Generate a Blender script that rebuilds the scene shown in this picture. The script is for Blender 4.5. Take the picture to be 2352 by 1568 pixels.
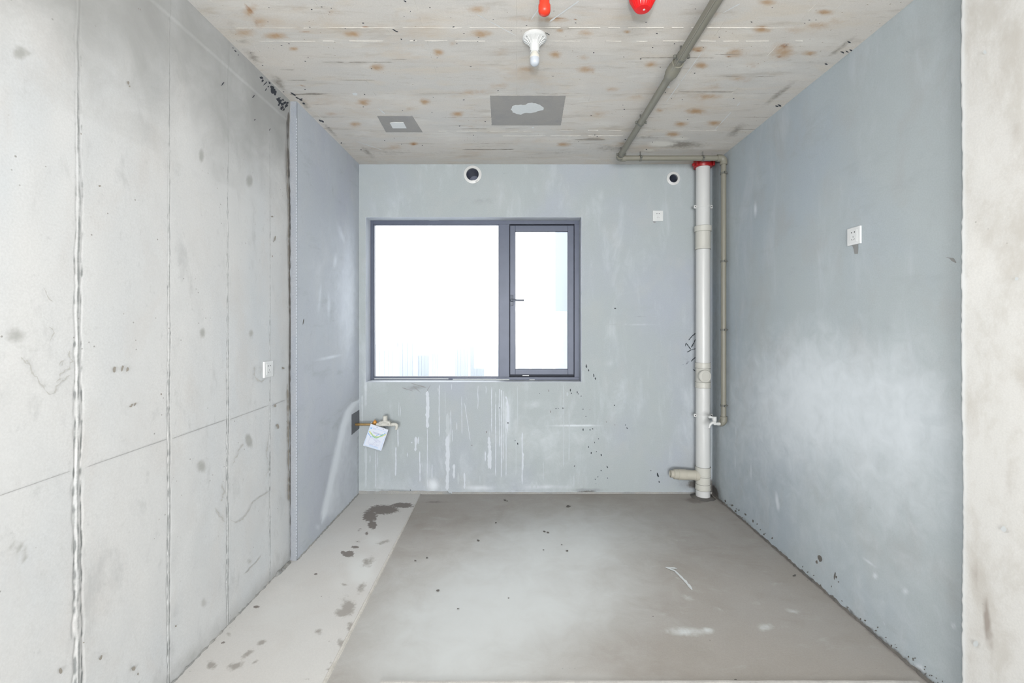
import bpy, math, random
import numpy as np
from mathutils import Vector, Matrix
for o in list(bpy.data.objects):
    bpy.data.objects.remove(o, do_unlink=True)
SC = bpy.context.scene
COL = SC.collection
rnd = random.Random(7)

# ---------------------------------------------------------------- camera, world, lights, exposure
W, H, FPX = 2352, 1568, 1045.0
VX, VY, CH = 1187.0, 742.0, 1.448          # principal point in the photograph, camera height
cam = bpy.data.cameras.new('camera'); camo = bpy.data.objects.new('camera', cam); COL.objects.link(camo)
camo.location = (0, 0, CH); camo.rotation_euler = (math.pi / 2, 0, 0)
cam.sensor_width = 36; cam.lens = 36 * FPX / W
cam.shift_x = -(VX - W / 2) / W; cam.shift_y = (VY - H / 2) / W
cam.clip_start = 0.02; cam.clip_end = 3000
SC.camera = camo

world = bpy.data.worlds.new('overcast_sky'); SC.world = world; world.use_nodes = True
wn = world.node_tree.nodes; wl = world.node_tree.links; wn.clear()
tc = wn.new('ShaderNodeTexCoord'); sx = wn.new('ShaderNodeSeparateXYZ')
mr = wn.new('ShaderNodeMapRange'); mr.inputs['From Min'].default_value = -0.125; mr.inputs['From Max'].default_value = 0.01
mx = wn.new('ShaderNodeMix'); mx.data_type = 'RGBA'
mx.inputs['A'].default_value = (0.152, 0.160, 0.165, 1); mx.inputs['B'].default_value = (0.96, 0.985, 1.0, 1)
bg = wn.new('ShaderNodeBackground'); wo = wn.new('ShaderNodeOutputWorld')
bg.inputs['Strength'].default_value = 6.2
wl.new(tc.outputs['Generated'], sx.inputs[0]); wl.new(sx.outputs['Z'], mr.inputs['Value'])
wl.new(mr.outputs['Result'], mx.inputs['Factor']); wl.new(mx.outputs['Result'], bg.inputs['Color'])
wl.new(bg.outputs[0], wo.inputs[0])

def area(name, loc, tgt, size, sizey, power, color=(1, 1, 1), spread=180):
    l = bpy.data.lights.new(name, 'AREA'); l.shape = 'RECTANGLE'; l.size = size; l.size_y = sizey
    l.energy = power; l.color = color; l.spread = math.radians(spread)
    o = bpy.data.objects.new(name, l); COL.objects.link(o); o.location = loc
    o.rotation_euler = (Vector(tgt) - Vector(loc)).to_track_quat('-Z', 'Y').to_euler()
    return o
area('flash_light', (0.02, -0.12, 1.72), (0.0, 3.0, 1.75), 0.12, 0.09, 32, (1.0, 0.985, 0.96))
area('rear_fill', (0.1, -4.6, 0.98), (0.0, 3.0, 1.05), 2.6, 1.6, 385, (0.97, 0.985, 1.0))  # added fill lamp, stands in for ambient light from behind the camera
pl_ = area('window_portal', (-.37, 4.12, 1.65), (-.37, 0, 1.65), 1.9, 1.5, 1); pl_.data.cycles.is_portal = True
SC.view_settings.view_transform = 'Standard'; SC.view_settings.look = 'None'
SC.view_settings.gamma = 1.0; SC.view_settings.use_curve_mapping = False
SC.view_settings.exposure = 0.0

# ---------------------------------------------------------------- room measures
HC = 2.80                    # ceiling height
YB = 3.87                    # back wall
XR = 1.663                   # painted right wall
XRF = 1.630; YRF = 1.672     # bare concrete right wall (nearer the camera)
XL = -1.383                  # bare concrete left wall
XLR = -1.341; YLR = 2.775    # painted left wall, 42 mm proud
YF = -5.0                    # wall behind the camera
def P(px, py, Y):            # point at distance Y
    return Vector(((px - VX) * Y / FPX, Y, CH - (py - VY) * Y / FPX))
def on_back(px, py, e=0.0): return P(px, py, YB - e)
def on_ceil(px, py, e=0.0):
    Y = (HC - CH - e) * FPX / (VY - py); return P(px, py, Y)
def on_floor(px, py, e=0.0):
    Y = (CH - e) * FPX / (py - VY); return P(px, py, Y)
def on_side(X):
    def f(px, py, e=0.0):
        x = X - e if X > 0 else X + e
        return P(px, py, x * FPX / (px - VX))
    return f
on_left, on_left_rear, on_right, on_rf = on_side(XL), on_side(XLR), on_side(XR), on_side(XRF)

# ---------------------------------------------------------------- materials
def srgb(r, g, b):
    f = lambda c: c / 12.92 if c <= 0.04045 else ((c + 0.055) / 1.055) ** 2.4
    return (f(r / 255), f(g / 255), f(b / 255), 1)
def new_mat(name):
    m = bpy.data.materials.new(name); m.use_nodes = True
    nt = m.node_tree; bsdf = nt.nodes['Principled BSDF']; return m, nt, bsdf
def simple(name, col, rough=0.5, metal=0.0, var=0.0, scale=30, bump=0.0, spec=0.5, trans=0.0):
    m, nt, b = new_mat(name)
    b.inputs['Roughness'].default_value = rough; b.inputs['Metallic'].default_value = metal
    b.inputs['Specular IOR Level'].default_value = spec
    b.inputs['Base Color'].default_value = col
    t = nt.nodes.new('ShaderNodeTexCoord')
    n = nt.nodes.new('ShaderNodeTexNoise'); n.inputs['Scale'].default_value = scale; n.inputs['Detail'].default_value = 6
    nt.links.new(t.outputs['Object'], n.inputs['Vector'])
    if var > 0:
        r = nt.nodes.new('ShaderNodeMix'); r.data_type = 'RGBA'
        r.inputs['A'].default_value = tuple(c * (1 - var) for c in col[:3]) + (1,)
        r.inputs['B'].default_value = tuple(min(1, c * (1 + var)) for c in col[:3]) + (1,)
        nt.links.new(n.outputs['Fac'], r.inputs['Factor']); nt.links.new(r.outputs['Result'], b.inputs['Base Color'])
    if bump > 0:
        bp = nt.nodes.new('ShaderNodeBump'); bp.inputs['Strength'].default_value = bump; bp.inputs['Distance'].default_value = 0.002
        nt.links.new(n.outputs['Fac'], bp.inputs['Height']); nt.links.new(bp.outputs[0], b.inputs['Normal'])
    return m
def concrete(name, base, cold, warm, stretch=(1, 1, 1), big=1.2, mid=7.0, amt_big=1.0, amt_mid=0.5, fine=0.07,
             rough=0.85, bump=0.25, layers=(), pits=0.0, pit_col=(0.15, 0.14, 0.13, 1), spec=0.25, streaks=None):
    """base colour drifting to cold / warm, fine grain, then layers (attribute, colour, lo, hi, noise scale, noise amount)"""
    m, nt, b = new_mat(name); N = nt.nodes; L = nt.links
    b.inputs['Roughness'].default_value = rough; b.inputs['Specular IOR Level'].default_value = spec
    t = N.new('ShaderNodeTexCoord'); mp = N.new('ShaderNodeMapping'); mp.inputs['Scale'].default_value = stretch
    L.new(t.outputs['Object'], mp.inputs['Vector'])
    def noise(scale, detail=5, rough_=0.55, dist=0.0, vec=None):
        n = N.new('ShaderNodeTexNoise'); n.inputs['Scale'].default_value = scale; n.inputs['Detail'].default_value = detail
        n.inputs['Roughness'].default_value = rough_; n.inputs['Distortion'].default_value = dist
        L.new(vec or mp.outputs[0], n.inputs['Vector']); return n.outputs['Fac']
    def rng(fac, a, bb, lo=0.0, hi=1.0):
        r = N.new('ShaderNodeMapRange'); r.interpolation_type = 'SMOOTHSTEP'
        r.inputs['From Min'].default_value = a; r.inputs['From Max'].default_value = bb
        r.inputs['To Min'].default_value = lo; r.inputs['To Max'].default_value = hi
        L.new(fac, r.inputs['Value']); return r.outputs['Result']
    def mix(fac, A, B, blend='MIX'):
        x = N.new('ShaderNodeMix'); x.data_type = 'RGBA'; x.blend_type = blend
        for s, v in (('Factor', fac), ('A', A), ('B', B)):
            if hasattr(v, 'is_linked'): L.new(v, x.inputs[s])
            else: x.inputs[s].default_value = v
        return x.outputs['Result']
    c = mix(rng(noise(big, 4, 0.55, 0.3), 0.42, 0.66, 0, amt_big), base, cold)
    c = mix(rng(noise(mid, 6, 0.6, 0.4), 0.48, 0.72, 0, amt_mid), c, warm)
    c = mix(rng(noise(big * 2.3 + 0.7, 6, 0.62, 0.2), 0.5, 0.75, 0, amt_mid * 0.8), c, tuple(min(1, v * 1.12) for v in base[:3]) + (1,))
    g = noise(160, 4, 0.7, 0, t.outputs['Object'])
    c = mix(1.0, c, mix(rng(g, 0.25, 0.75), (1 - fine, 1 - fine, 1 - fine, 1), (1 + fine, 1 + fine, 1 + fine, 1)), 'MULTIPLY')
    for (sv, scol, lo_, hi_, am) in (streaks or ()):
        m3 = N.new('ShaderNodeMapping'); m3.inputs['Scale'].default_value = sv; L.new(t.outputs['Object'], m3.inputs['Vector'])
        c = mix(rng(noise(1.0, 7, 0.68, 0.35, m3.outputs[0]), lo_, hi_, 0, am), c, scol)
    if pits > 0:
        v = N.new('ShaderNodeTexVoronoi'); v.inputs['Scale'].default_value = 26; L.new(t.outputs['Object'], v.inputs['Vector'])
        pn = noise(3.0, 3, 0.6, 0, t.outputs['Object'])
        a_ = N.new('ShaderNodeMath'); a_.operation = 'MULTIPLY'
        L.new(rng(v.outputs['Distance'], 0.10, 0.05), a_.inputs[0]); L.new(rng(pn, 0.62 - 0.15 * pits, 0.66 - 0.15 * pits), a_.inputs[1])
        a2 = N.new('ShaderNodeMath'); a2.operation = 'MULTIPLY'; a2.inputs[1].default_value = 0.75
        L.new(a_.outputs[0], a2.inputs[0])
        c = mix(a2.outputs[0], c, pit_col)
    for (att, col, lo, hi, ns, na) in layers:
        A = N.new('ShaderNodeAttribute'); A.attribute_name = att
        nn = noise(ns, 6, 0.65, 0.5, t.outputs['Object'])
        m1 = N.new('ShaderNodeMath'); m1.operation = 'MULTIPLY_ADD'; m1.inputs[1].default_value = na
        L.new(nn, m1.inputs[0]); L.new(A.outputs['Fac'], m1.inputs[2])
        c = mix(rng(m1.outputs[0], lo + na * 0.5, hi + na * 0.5), c, col)
    L.new(c, b.inputs['Base Color'])
    bp = N.new('ShaderNodeBump'); bp.inputs['Strength'].default_value = bump; bp.inputs['Distance'].default_value = 0.003
    ad = N.new('ShaderNodeMath'); ad.operation = 'MULTIPLY_ADD'; ad.inputs[1].default_value = 0.25
    L.new(g, ad.inputs[0]); L.new(noise(14, 5, 0.6, 0, t.outputs['Object']), ad.inputs[2])
    L.new(ad.outputs[0], bp.inputs['Height']); L.new(bp.outputs[0], b.inputs['Normal'])
    return m

M = {}
M['left'] = concrete('bare_concrete_left', srgb(205, 206, 206), srgb(193, 198, 202), srgb(196, 194, 192), (1, 1, .55), 1.1, 5, .9, .5,
    layers=(('seam', srgb(140, 143, 143), .3, 1.1, 45, .9), ('dark', srgb(168, 169, 167), .25, .8, 22, .7), ('shade_tone', srgb(162, 163, 162), .1, 1.1, 6, .8)),
    pits=.55, pit_col=srgb(130, 128, 124), fine=.055, streaks=(((2, 1.6, .8), srgb(200, 202, 203), .45, .65, .7), ((9, 9, 4), srgb(174, 176, 177), .55, .75, .55), ((30, 30, 22), srgb(178, 180, 181), .58, .75, .5)))
M['rfront'] = concrete('bare_concrete_right', srgb(212, 211, 208), srgb(198, 196, 190), srgb(186, 181, 173), (1, 1, .5), 1.7, 4, .9, .75,
    layers=(('light', srgb(226, 228, 228), .15, .8, 9, .4), ('dark', srgb(160, 152, 145), .2, .9, 12, .4)), fine=.05, pits=.3, pit_col=srgb(150, 147, 142), streaks=(((3, 3, 2.2), srgb(190, 186, 179), .48, .7, .8), ((8, 8, 5), srgb(196, 193, 187), .52, .7, .6)))
PL = dict(stretch=(1, 1, .7), big=1.0, mid=5, amt_big=.9, amt_mid=.5, fine=.05, streaks=(((5, 5, 1.6), srgb(184, 191, 196), .5, .74, .6), ((2.5, 2.5, 7), srgb(156, 163, 166), .54, .76, .5), ((14, 14, 9), srgb(158, 164, 167), .58, .78, .45)))
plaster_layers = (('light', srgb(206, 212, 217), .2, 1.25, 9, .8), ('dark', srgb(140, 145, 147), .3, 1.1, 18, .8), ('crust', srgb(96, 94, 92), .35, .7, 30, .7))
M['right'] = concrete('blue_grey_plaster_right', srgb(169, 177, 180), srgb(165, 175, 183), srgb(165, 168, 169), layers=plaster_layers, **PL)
M['back'] = concrete('blue_grey_plaster_back', srgb(161, 168, 170), srgb(161, 167, 176), srgb(167, 171, 172), layers=plaster_layers, **PL)
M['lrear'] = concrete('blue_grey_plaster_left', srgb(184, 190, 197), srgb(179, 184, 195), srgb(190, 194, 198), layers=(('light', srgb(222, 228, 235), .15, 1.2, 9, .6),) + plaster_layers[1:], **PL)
M['ceil'] = concrete('stained_ceiling_concrete', srgb(199, 195, 189), srgb(192, 191, 188), srgb(199, 191, 179), (.55, 1.6, 1), 1.6, 6, .8, .7,
    layers=(('rust', srgb(174, 147, 118), .1, 1.4, 18, 1.5), ('rust2', srgb(150, 112, 80), .35, 1.3, 45, 1.2), ('dark', srgb(140, 134, 126), .3, 1.2, 30, 1.1),
            ('line', srgb(132, 122, 110), .6, 1.4, 16, 1.6), ('light', srgb(214, 211, 204), .3, .8, 30, .8)),
    fine=.07, pits=.8, pit_col=srgb(138, 126, 110), rough=.9,
    streaks=(((2.2, 14, 1), srgb(158, 150, 139), .52, .76, .6), ((9, 42, 1), srgb(166, 160, 151), .57, .76, .6), ((3, 9, 1), srgb(208, 206, 201), .52, .7, .6), ((1.6, 2.6, 1), srgb(190, 174, 155), .52, .72, .5)))
M['floor'] = concrete('cement_screed_floor', srgb(158, 153, 147), srgb(163, 160, 156), srgb(152, 147, 140), (1, 1, 1), 1.0, 4, .8, .5,
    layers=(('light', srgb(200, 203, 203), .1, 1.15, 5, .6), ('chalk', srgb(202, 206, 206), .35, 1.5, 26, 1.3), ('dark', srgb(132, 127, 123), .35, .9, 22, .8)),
    fine=.055, bump=.15, pits=.15, pit_col=srgb(110, 106, 102), rough=.7, streaks=(((1.5, 3, 1), srgb(146, 140, 133), .5, .7, .6), ((4, 9, 1), srgb(176, 176, 173), .56, .76, .55)))
M['strip'] = concrete('pale_smooth_screed', srgb(200, 198, 195), srgb(202, 202, 200), srgb(196, 193, 189), (1, 1, 1), 1.2, 5, .6, .4,
    layers=(('light', srgb(210, 211, 209), .1, .9, 7, .6), ('wet', srgb(160, 156, 151), .45, .95, 34, 1.2), ('dark', srgb(128, 122, 118), .5, .75, 40, 1.2)),
    fine=.04, bump=.12, pits=.15, pit_col=srgb(110, 106, 102), rough=.7)
M['end'] = concrete('plaster_edge_grey', srgb(146, 150, 156), srgb(138, 144, 152), srgb(152, 154, 158), big=3, mid=12, fine=.08)
M['trim'] = concrete('pale_floor_lip', srgb(176, 174, 170), srgb(166, 164, 160), srgb(182, 180, 175), big=8, mid=30, fine=.08)
M['plain'] = concrete('plain_concrete', srgb(205, 205, 202), srgb(196, 199, 198), srgb(200, 197, 190), pits=.2)
M['mortar'] = concrete('grey_mortar', srgb(150, 150, 147), srgb(138, 140, 140), srgb(160, 155, 148), big=4, mid=18, fine=.12, bump=.6)
M['darkmortar'] = concrete('damp_dark_mortar', srgb(104, 101, 97), srgb(92, 91, 90), srgb(120, 115, 108), big=5, mid=20, fine=.15, bump=.7)
M['patch'] = concrete('smooth_grey_patch', srgb(152, 150, 147), srgb(146, 145, 144), srgb(156, 153, 148), big=5, mid=14, fine=.035, bump=.08)
M['patch_blue'] = concrete('smooth_slate_patch', srgb(112, 116, 122), srgb(108, 112, 118), srgb(118, 120, 123), big=6, mid=20, fine=.04, bump=.1)
M['ridge'] = concrete('pale_mortar_fin', srgb(200, 197, 191), srgb(190, 187, 180), srgb(204, 201, 195), big=20, mid=60, fine=.1)
M['filler'] = simple('white_filler', srgb(205, 209, 210), .8, var=.05, scale=60)
M['drip'] = simple('dried_pale_drips', srgb(190, 196, 203), .7, var=.05, scale=80)
M['drip_faint'] = simple('faint_pale_drips', srgb(173, 180, 184), .8, var=.05, scale=80)
M['black'] = simple('black_paint_spatter', srgb(44, 52, 56), .6, var=.2, scale=120)
M['void'] = simple('dark_cavity', srgb(52, 56, 64), .9, var=.25, scale=80)
M['brown'] = simple('brown_scuffs', srgb(150, 145, 137), .8, var=.1, scale=90)
M['greystain'] = simple('grey_mortar_stain', srgb(136, 137, 136), .85, var=.06, scale=80)
M['leftspot'] = simple('grey_plug_stain', srgb(190, 190, 186), .85, var=.03, scale=60)
M['tide'] = simple('tide_mark_grey', srgb(184, 184, 181), .85, var=.03, scale=60)
M['pencil'] = simple('pencil_line', srgb(168, 169, 169), .8)
M['pvc'] = simple('white_pvc', srgb(198, 199, 198), .35, var=.015, scale=12)
M['pvc_warm'] = simple('ivory_pvc', srgb(190, 189, 182), .4, var=.03, scale=14)
M['pvc_dirty'] = simple('dusty_pvc', srgb(176, 172, 160), .55, var=.14, scale=9)
M['ppr'] = simple('grey_green_pipe', srgb(124, 122, 111), .45, var=.05, scale=12)
M['ppr_dark'] = simple('dark_grey_pipe_clip', srgb(98, 98, 92), .5, var=.1, scale=30)
M['steel'] = simple('zinc_steel', srgb(150, 150, 148), .35, .9, var=.2, scale=60)
M['brass'] = simple('worn_brass', srgb(158, 130, 84), .4, .6, var=.3, scale=60)
M['orange'] = simple('orange_valve', srgb(196, 138, 62), .45, .2, var=.15, scale=40)
M['red'] = simple('glossy_red_plastic', srgb(214, 14, 18), .3, var=.05, scale=20)
M['redorange'] = simple('red_painted_steel', srgb(204, 52, 28), .4, var=.08, scale=30)
M['redcollar'] = simple('red_collar_enamel', srgb(158, 22, 26), .35, var=.08, scale=30)
M['bluelabel'] = simple('blue_label', srgb(96, 122, 170), .5)
M['white'] = simple('white_plastic', srgb(206, 208, 208), .35, var=.01)
M['bulb_base'] = simple('ivory_bulb_neck', srgb(200, 198, 190), .4)
M['bulb'] = simple('frosted_bulb', srgb(178, 184, 192), .25)
M['joint'] = simple('grey_joint_line', srgb(128, 128, 122), .6)
M['hole'] = simple('black_hole', srgb(28, 30, 34), .8)
M['frame'] = simple('anthracite_aluminium', srgb(82, 88, 104), .45, .15, var=.16, scale=9)
M['gasket'] = simple('black_gasket', srgb(40, 44, 56), .7)
M['handle'] = simple('grey_metal_handle', srgb(84, 90, 102), .45, .1)
M['tube_dark'] = simple('shadowed_sleeve_bore', srgb(92, 98, 116), .35)
M['card'] = simple('white_card', srgb(202, 208, 220), .5)
M['ink_blue'] = simple('blue_print', srgb(70, 150, 205), .6)
M['ink_pale'] = simple('pale_blue_print', srgb(150, 185, 222), .6)
M['ink_green'] = simple('green_print', srgb(140, 182, 146), .6)
M['ink_yellow'] = simple('yellow_print', srgb(198, 203, 138), .6)
M['ink_grey'] = simple('grey_violet_print', srgb(165, 168, 195), .6)
M['exterior'] = simple('pale_blue_render', srgb(112, 121, 133), .8, var=.01, scale=2)
M['exterior2'] = simple('pale_render_light', srgb(240, 246, 252), .8, var=.01, scale=2)
M['tower'] = simple('pale_tower_concrete', srgb(150, 155, 160), .9)
M['tower_band'] = simple('pale_tower_bands', srgb(143, 149, 156), .9)
gm, gnt, gb = new_mat('window_glass'); gnt.nodes.remove(gb)
tr = gnt.nodes.new('ShaderNodeBsdfTransparent'); gl = gnt.nodes.new('ShaderNodeBsdfGlossy'); gl.inputs['Roughness'].default_value = .02
lw = gnt.nodes.new('ShaderNodeLayerWeight'); lw.inputs['Blend'].default_value = .12
ms = gnt.nodes.new('ShaderNodeMixShader'); gnt.links.new(lw.outputs['Fresnel'], ms.inputs[0])
gnt.links.new(tr.outputs[0], ms.inputs[1]); gnt.links.new(gl.outputs[0], ms.inputs[2])
gnt.links.new(ms.outputs[0], gnt.nodes['Material Output'].inputs[0]); M['glass'] = gm

# ---------------------------------------------------------------- object helpers
def props(o, label=None, cat=None, group=None, kind=None):
    if label: o['label'] = label
    if cat: o['category'] = cat
    if group: o['group'] = group
    if kind: o['kind'] = kind
    return o
def empty(name, loc, label, cat, group=None):
    o = bpy.data.objects.new(name, None); COL.objects.link(o); o.location = loc; o.empty_display_size = .05
    return props(o, label, cat, group)
def link(name, me, parent=None, wloc=None):
    """mesh given in world coordinates is moved to its own origin"""
    o = bpy.data.objects.new(name, me); COL.objects.link(o)
    off = Vector(wloc) if wloc is not None else Vector((0, 0, 0))
    if parent is not None:
        o.parent = parent
        pw = parent_world(parent)
        o.location = off - pw
    else: o.location = off
    return o
def parent_world(p):
    v = Vector(p.location)
    while p.parent is not None:
        p = p.parent; v = v + Vector(p.location)
    return v
class MB:
    def __init__(s): s.v = []; s.f = []; s.m = []; s.sm = []; s.mats = []; s.mi = 0
    def mat(s, m):
        if m not in s.mats: s.mats.append(m)
        s.mi = s.mats.index(m); return s
    def add(s, vs, fs, smooth=False):
        b = len(s.v); s.v += [tuple(x) for x in vs]
        for f in fs: s.f.append(tuple(b + i for i in f)); s.m.append(s.mi); s.sm.append(smooth)
        return s
    def box(s, lo, hi, bev=0.0, R=None, c=None):
        x0, y0, z0 = lo; x1, y1, z1 = hi
        if bev <= 0:
            vs = [(x, y, z) for x in (x0, x1) for y in (y0, y1) for z in (z0, z1)]
            fs = [(0, 1, 3, 2), (4, 6, 7, 5), (0, 4, 5, 1), (2, 3, 7, 6), (0, 2, 6, 4), (1, 5, 7, 3)]
        else:
            import bmesh
            bm = bmesh.new(); bmesh.ops.create_cube(bm, size=1)
            for v in bm.verts: v.co = Vector(((x0 + x1) / 2 + v.co.x * (x1 - x0), (y0 + y1) / 2 + v.co.y * (y1 - y0), (z0 + z1) / 2 + v.co.z * (z1 - z0)))
            bmesh.ops.bevel(bm, geom=list(bm.edges), offset=bev, segments=2, profile=.6, affect='EDGES')
            bm.verts.index_update(); vs = [v.co.copy() for v in bm.verts]; fs = [[v.index for v in f.verts] for f in bm.faces]; bm.free()
        if R is not None: vs = [R @ (Vector(v) - Vector(c)) + Vector(c) for v in vs]
        return s.add(vs, fs)
    def lathe(s, prof, base, axis, n=32, smooth=True, rib=None, closed_ends=True):
        """prof: (distance along axis, radius)"""
        a = Vector(axis).normalized(); u = a.orthogonal().normalized(); w = a.cross(u); base = Vector(base)
        vs = []; fs = []
        for (d, r) in prof:
            for i in range(n):
                t = 2 * math.pi * i / n; rr = r * (1 + (rib(t, d) if rib else 0))
                vs.append(base + a * d + (u * math.cos(t) + w * math.sin(t)) * rr)
        for k in range(len(prof) - 1):
            for i in range(n):
                j = (i + 1) % n; fs.append((k * n + i, k * n + j, (k + 1) * n + j, (k + 1) * n + i))
        s.add(vs, fs, smooth)
        if closed_ends:
            b = len(s.v) - len(vs)
            for k, rev in ((0, True), (len(prof) - 1, False)):
                if prof[k][1] > 1e-6:
                    ring = [s.v[b + k * n + i] for i in range(n)]
                    s.add(ring, [tuple(reversed(range(n))) if rev else tuple(range(n))])
        return s
    def cyl(s, a, b, r, n=24, bev=0.0):
        a = Vector(a); b = Vector(b); L = (b - a).length
        if bev > 0: return s.lathe([(0, r - bev), (bev, r), (L - bev, r), (L, r - bev)], a, b - a, n)
        return s.lathe([(0, r), (L, r)], a, b - a, n)
    def tube(s, pts, r, n=16):
        pts = [Vector(p) for p in pts]; vs = []; fs = []; up = None
        for i, p in enumerate(pts):
            d = (pts[min(i + 1, len(pts) - 1)] - pts[max(i - 1, 0)]).normalized()
            if up is None: up = d.orthogonal().normalized()
            up = (up - d * up.dot(d)).normalized(); w = d.cross(up)
            rr = r[i] if isinstance(r, (list, tuple)) else r
            for k in range(n):
                t = 2 * math.pi * k / n; vs.append(p + (up * math.cos(t) + w * math.sin(t)) * rr)
        for i in range(len(pts) - 1):
            for k in range(n):
                j = (k + 1) % n; fs.append((i * n + k, i * n + j, (i + 1) * n + j, (i + 1) * n + k))
        m = len(pts) - 1
        s.add(vs, fs, True)
        b = len(s.v) - len(vs); r0_ = s.v[b:b + n]; r1_ = s.v[b + m * n:b + m * n + n]
        s.add(r0_, [tuple(reversed(range(n)))]); s.add(r1_, [tuple(range(n))])
        return s
    def build(s, name, mat, parent=None, label=None, kind=None):
        if not s.mats: s.mats = [mat]
        vs = np.array([tuple(v) for v in s.v]); lo = vs.min(0); hi = vs.max(0); c = (lo + hi) / 2
        c = np.array([float(x) for x in c])
        me = bpy.data.meshes.new(name); me.from_pydata((vs - c).tolist(), [], s.f)
        for m in s.mats: me.materials.append(M[m] if isinstance(m, str) else m)
        me.polygons.foreach_set('material_index', s.m); me.polygons.foreach_set('use_smooth', s.sm)
        me.update(); me.validate()
        if any(s.sm): me.set_sharp_from_angle(angle=math.radians(38))
        o = link(name, me, parent, c); return props(o, label, None, None, kind)
def mb(mat): return MB().mat(mat)

# 1-D smooth random function
def wob(seed, step, amp, n=4000):
    rs = np.random.RandomState(seed); k = rs.uniform(-1, 1, n)
    def f(t):
        t = np.asarray(t, float) / step + 500; i = np.floor(t).astype(int); a = t - i; a = a * a * (3 - 2 * a)
        return amp * (k[i % n] * (1 - a) + k[(i + 1) % n] * a)
    return f
def vnoise(seed, x, y):      # smooth 2-D value noise, -1..1
    rs = np.random.RandomState(seed); T = rs.uniform(-1, 1, (64, 64))
    xi = np.floor(x).astype(int); yi = np.floor(y).astype(int); a = x - xi; b = y - yi
    a = a * a * (3 - 2 * a); b = b * b * (3 - 2 * b)
    g = lambda i, j: T[i % 64, j % 64]
    return (g(xi, yi) * (1 - a) + g(xi + 1, yi) * a) * (1 - b) + (g(xi, yi + 1) * (1 - a) + g(xi + 1, yi + 1) * a) * b
def project(p):
    Y = np.maximum(p[..., 1], .2)
    return VX + p[..., 0] * FPX / Y, VY - (p[..., 2] - CH) * FPX / Y
def lines(*segs):
    out = []
    for a, b, st in segs:
        n = max(1, int(round((b - a) / st))); out += list(np.linspace(a, b, n + 1)[:-1])
    out.append(segs[-1][1]); return np.array(out)

def surface(name, us, vs, fpos, mat, attrs=None, hole=None, back=None, label=None, parent=None):
    """grid face fpos(U, V) -> (..., 3), optional backing slab towards vector `back`, attributes attrs {name: f(p, px, py)}"""
    U, V = np.meshgrid(us, vs, indexing='ij'); p = fpos(U, V); nu, nv = U.shape
    co = p.reshape(-1, 3); idx = np.arange(nu * nv).reshape(nu, nv)
    q = np.stack([idx[:-1, :-1], idx[1:, :-1], idx[1:, 1:], idx[:-1, 1:]], -1)
    if hole is not None:
        cu = (us[:-1] + us[1:]) / 2; cv = (vs[:-1] + vs[1:]) / 2; CU, CV = np.meshgrid(cu, cv, indexing='ij')
        q = q[~hole(CU, CV)]
    q = q.reshape(-1, 4); nv0 = len(co); nb = 0
    quads = q
    if back is not None and hole is None:
        bk = np.array(back, float)
        ring = list(idx[:, 0]) + list(idx[-1, 1:]) + list(idx[-2::-1, -1]) + list(idx[0, -2:0:-1])
        rc = co[ring] + bk; b0 = nv0; n = len(ring)
        co = np.vstack([co, rc]); side = [[ring[i], ring[(i + 1) % n], b0 + (i + 1) % n, b0 + i] for i in range(n)]
        quads = np.vstack([q, np.array(side)])
    me = bpy.data.meshes.new(name)
    me.vertices.add(len(co)); me.vertices.foreach_set('co', co.astype(np.float32).ravel())
    nf = len(quads); me.loops.add(nf * 4); me.loops.foreach_set('vertex_index', quads.astype(np.int32).ravel())
    me.polygons.add(nf); me.polygons.foreach_set('loop_start', np.arange(0, nf * 4, 4, dtype=np.int32))
    me.polygons.foreach_set('use_smooth', np.ones(nf, bool))
    me.materials.append(M[mat]); me.update(calc_edges=True); me.validate()
    pp = co; px, py = project(pp)
    for an, f in (attrs or {}).items():
        a = me.attributes.new(an, 'FLOAT', 'POINT'); a.data.foreach_set('value', np.clip(f(pp, px, py), 0, 1.6).astype(np.float32))
    o = link(name, me, parent); props(o, label, None, None, 'structure' if parent is None else None)
    return o
def ell(px, py, L):
    """sum of soft ellipses (cx, cy, rx, ry[, angle deg[, strength]]) in photograph pixels"""
    r = np.zeros_like(px)
    for e in L:
        cx, cy, rx, ry = e[:4]; an = math.radians(e[4]) if len(e) > 4 else 0; st = e[5] if len(e) > 5 else 1
        dx = px - cx; dy = py - cy; u = (dx * math.cos(an) + dy * math.sin(an)) / rx; v = (-dx * math.sin(an) + dy * math.cos(an)) / ry
        r = np.maximum(r, st * np.clip(1.35 - np.sqrt(u * u + v * v), 0, 1.2))
    return r

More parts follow.
